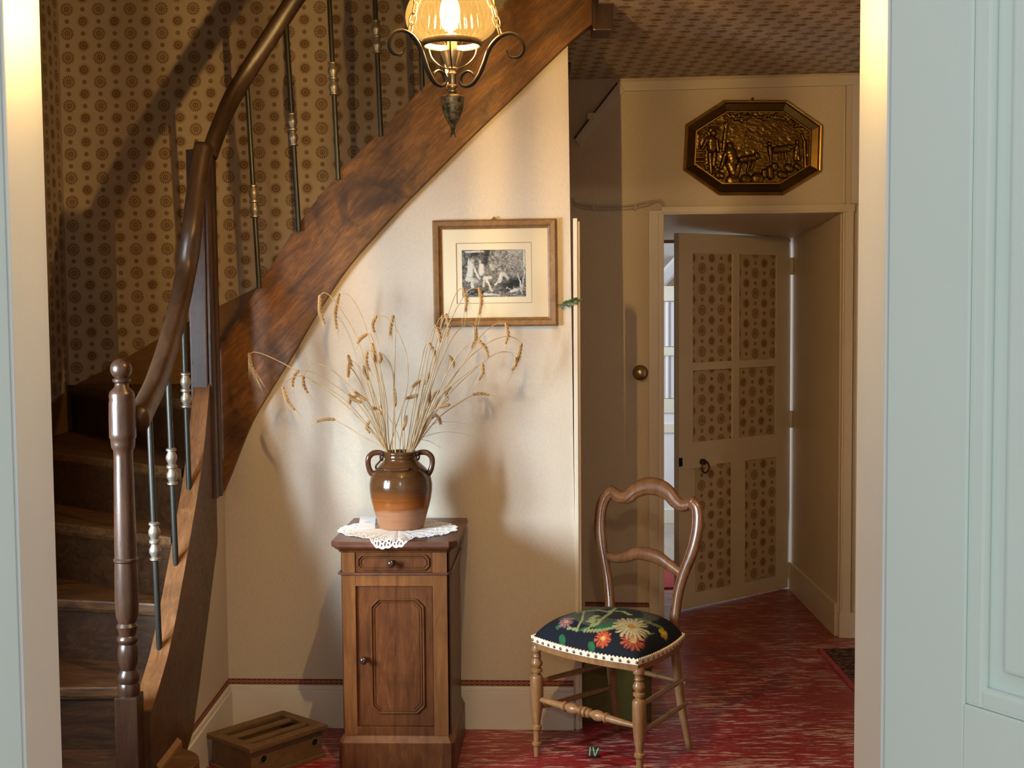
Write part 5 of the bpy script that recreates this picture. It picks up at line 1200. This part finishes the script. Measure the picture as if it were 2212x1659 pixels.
# ------------------------------------------------------------------ olive box and numbered tag behind / under the chair
def olive():
    a = F(1240, 1561); b = F(1408, 1558)
    r = empty('storage_box', (a + b) / 2 + np.array([0, .1, 0]), 'dark olive box on the floor behind the chair legs', 'box')
    D = .20; H = .20
    lo_ = [a, b, b + np.array([0, D, 0]), a + np.array([0, D, 0])]
    V = lo_ + [p + np.array([0, 0, H]) for p in lo_]
    mk('body', V, BF, 'olive', r, bevel=.006)
    mk('lid', *bx(a[0] - .006, b[0] + .004, a[1] - .006, a[1] + D + .004, H, H + .018), 'olive', r, bevel=.005)
olive()
def tag_iv():
    f = F(1282, 1637)
    r = empty('acrylic_tag', f, 'tiny clear acrylic tag with green numerals standing under the chair', 'tag')
    k = f[1] / 2800; w = 14 * k; h = 27 * k
    mk('block', *bx(f[0] - w, f[0] + w, f[1], f[1] + .006, 0, h), 'acrylic', r, bevel=.001)
    y = f[1] - .0006
    def stroke(x0, z0, x1, z1, t=.0026): mk('numeral_stroke', *tube([(f[0] + x0 * k, y, z0 * k), (f[0] + x1 * k, y, z1 * k)], (t, .0008), 4, nrm=(1, 0, 0)), 'green', r)
    stroke(-9, 5, -7, 24); stroke(-1, 24, 3, 3); stroke(3, 3, 11, 23)
tag_iv()

# ------------------------------------------------------------------ hanging lamp
def lamp():
    D = 3.05; ax = P(976, 60, D)[0]
    Z = lambda y: P(978, y, D)[2]
    r = empty('hanging_lamp', (ax, D, Z(298)), 'lit hanging lamp with ribbed glass globe and scrolled iron arms', 'lamp')
    o = np.array([ax, D, 0]); up = np.array([0, 0, 1.0])
    def lat(nm, prof, mat, seg=32, caps=True, par=r, sm=True):
        z0, z1 = prof[0][0], prof[-1][0]
        return mk(nm, *lathe([((z - z0) / (z1 - z0), q) for z, q in prof], o + up * z0, o + up * z1, seg, caps), mat, par, smooth=sm)
    lat('urn', [(Z(298), .004), (Z(297), .008), (Z(294), .0075), (Z(282), .0035), (Z(277), .006), (Z(274), .006), (Z(271), .008), (Z(255), .0175), (Z(240), .0235), (Z(225), .0265), (Z(214), .027), (Z(210), .0275), (Z(207), .0255), (Z(205), .012), (Z(201), .008)], 'urn')
    lat('stem', [(Z(202), .007), (Z(199), .011), (Z(196), .011), (Z(193), .008), (Z(190), .013), (Z(186), .013), (Z(183), .010), (Z(170), .009), (Z(160), .0125), (Z(155), .010), (Z(150), .009)], 'brassk')
    V, Fc = lathe([(0, .010), (.05, .014), (.12, .013), (.5, .020), (.92, .0265), (1, .0265), (.98, .024), (.5, .017), (.15, .008)], o + up * Z(151), o + up * Z(112), 36)
    mk('burner_cup', V, Fc, 'brassk', r, smooth=True)
    zr = Z(94)
    lat('gallery_ring', [(zr - .007, .066), (zr - .006, .0685), (zr + .006, .0685), (zr + .007, .066), (zr + .005, .063), (zr - .005, .063), (zr - .007, .066)], 'wroughtiron', 40, False) if False else mk('gallery_ring', *tube([o + up * zr + .066 * np.array([math.cos(t), math.sin(t), 0]) for t in np.linspace(0, 2 * math.pi, 41)[:-1]], (.0085, .0034), 8, nrm=(0, 0, 1), close=True), 'wroughtiron', r, smooth='all')
    for k in range(3):
        t = k * 2 * math.pi / 3 + .5; d = np.array([math.cos(t), math.sin(t), 0])
        mk('gallery_prong', *tube(spline([o + up * Z(148) + d * .012, o + up * Z(138) + d * .036, o + up * Z(118) + d * .058, o + up * zr + d * .066], 5), .0018, 6), 'wroughtiron', r)
    # ribbed globe
    GP = [(.0, .0655), (.008, .078), (.020, .0935), (.036, .1030), (.054, .1065), (.072, .1040), (.092, .0960), (.112, .0820), (.128, .0670), (.142, .0560), (.156, .0520)]
    gp = spline([(a, b, 0) for a, b in GP], 3); V = []; Fc = []; sg = 160
    for k, (z, q, _) in enumerate(gp):
        for j in range(sg):
            t = 2 * math.pi * j / sg; rr = q * (1 + .011 * math.cos(40 * t)); V.append(o + np.array([rr * math.cos(t), rr * math.sin(t), zr + .004 + z]))
    for k in range(len(gp) - 1):
        for j in range(sg): Fc.append((k * sg + j, k * sg + (j + 1) % sg, (k + 1) * sg + (j + 1) % sg, (k + 1) * sg + j))
    mk('glass_globe', V, Fc, 'globe', r, smooth='all', org=o + up * (zr + .05))
    zb = Z(40)
    bu = mk('bulb', *sphere((ax - .004, D, zb + .012), .024, 20, 12, (1, 1, 1.8)), 'envelope', r, smooth='all')
    mk('filament', *tube([(ax - .004, D, zb - .018), (ax - .004, D, zb + .036)], .0045, 10), 'bulb', bu)
    lat('lamp_holder', [(Z(118), .012), (Z(85), .012), (Z(76), .014), (Z(72), .010)], 'brassk')
    # scrolled arms
    A5 = [(1080, 905), (1075, 870), (1030, 840), (965, 860), (930, 920), (945, 985), (1005, 1012), (1080, 980), (1150, 890), (1205, 770), (1262, 620), (1330, 525), (1410, 465), (1510, 445), (1600, 480), (1655, 560), (1665, 650), (1620, 715), (1550, 722), (1495, 690), (1468, 630)]
    rad = [((820 + x / 5.35) - 976, (y / 5.35)) for x, y in A5]
    sc = D / 2800 * 1.04
    hang = []
    for az in (340, 220, 100):
        d = np.array([math.cos(math.radians(az)), math.sin(math.radians(az)), 0])
        pts = [o + d * (x * sc) + up * Z(y) for x, y in rad]
        mk('arm', *tube(spline(pts, 5), (np.array([.0025, .0055, .0055, .0055, .0045, .003]), np.array([.006, .0075, .0075, .0075, .0075, .006])), 8, nrm=np.array([-d[1], d[0], 0])), 'wroughtiron', r, smooth='all') if False else mk('arm', *tube(spline(pts, 5), (np.array([.005, .0075, .0075, .0075, .0065, .005]), np.array([.0022, .0042, .0048, .0048, .0038, .0022])), 8, nrm=np.array([-d[1], d[0], 0])), 'wroughtiron', r, smooth='all')
        hang.append(pts[12])
    top = o + up * (HC - .045)
    # chain links, alternately turned
    for h in hang:
        tgt = top + (h - o) * np.array([1, 1, 0]) * .10; vec = tgt - h; L = np.linalg.norm(vec); vec = vec / L; n = int(L / .0235)
        sx = np.cross(vec, [0, 1, 0]); sx /= np.linalg.norm(sx); sy = np.cross(vec, sx)
        for k in range(n):
            c = h + vec * (L * (k + .5) / n); s = sx if k % 2 else (sx * .45 + sy * .9)
            path = [c + vec * .0165 * math.cos(t) + s * .0072 * math.sin(t) for t in np.linspace(0, 2 * math.pi, 13)[:-1]]
            mk('chain_link', *tube(path, .0016, 5, close=True), 'brassk', r, smooth='all')
    mk('ceiling_rose', *lathe([(0, .012), (.3, .03), (.6, .05), (1, .055)], o + up * (HC - .05), o + up * HC, 24), 'brassk', r, smooth=True)
lamp()
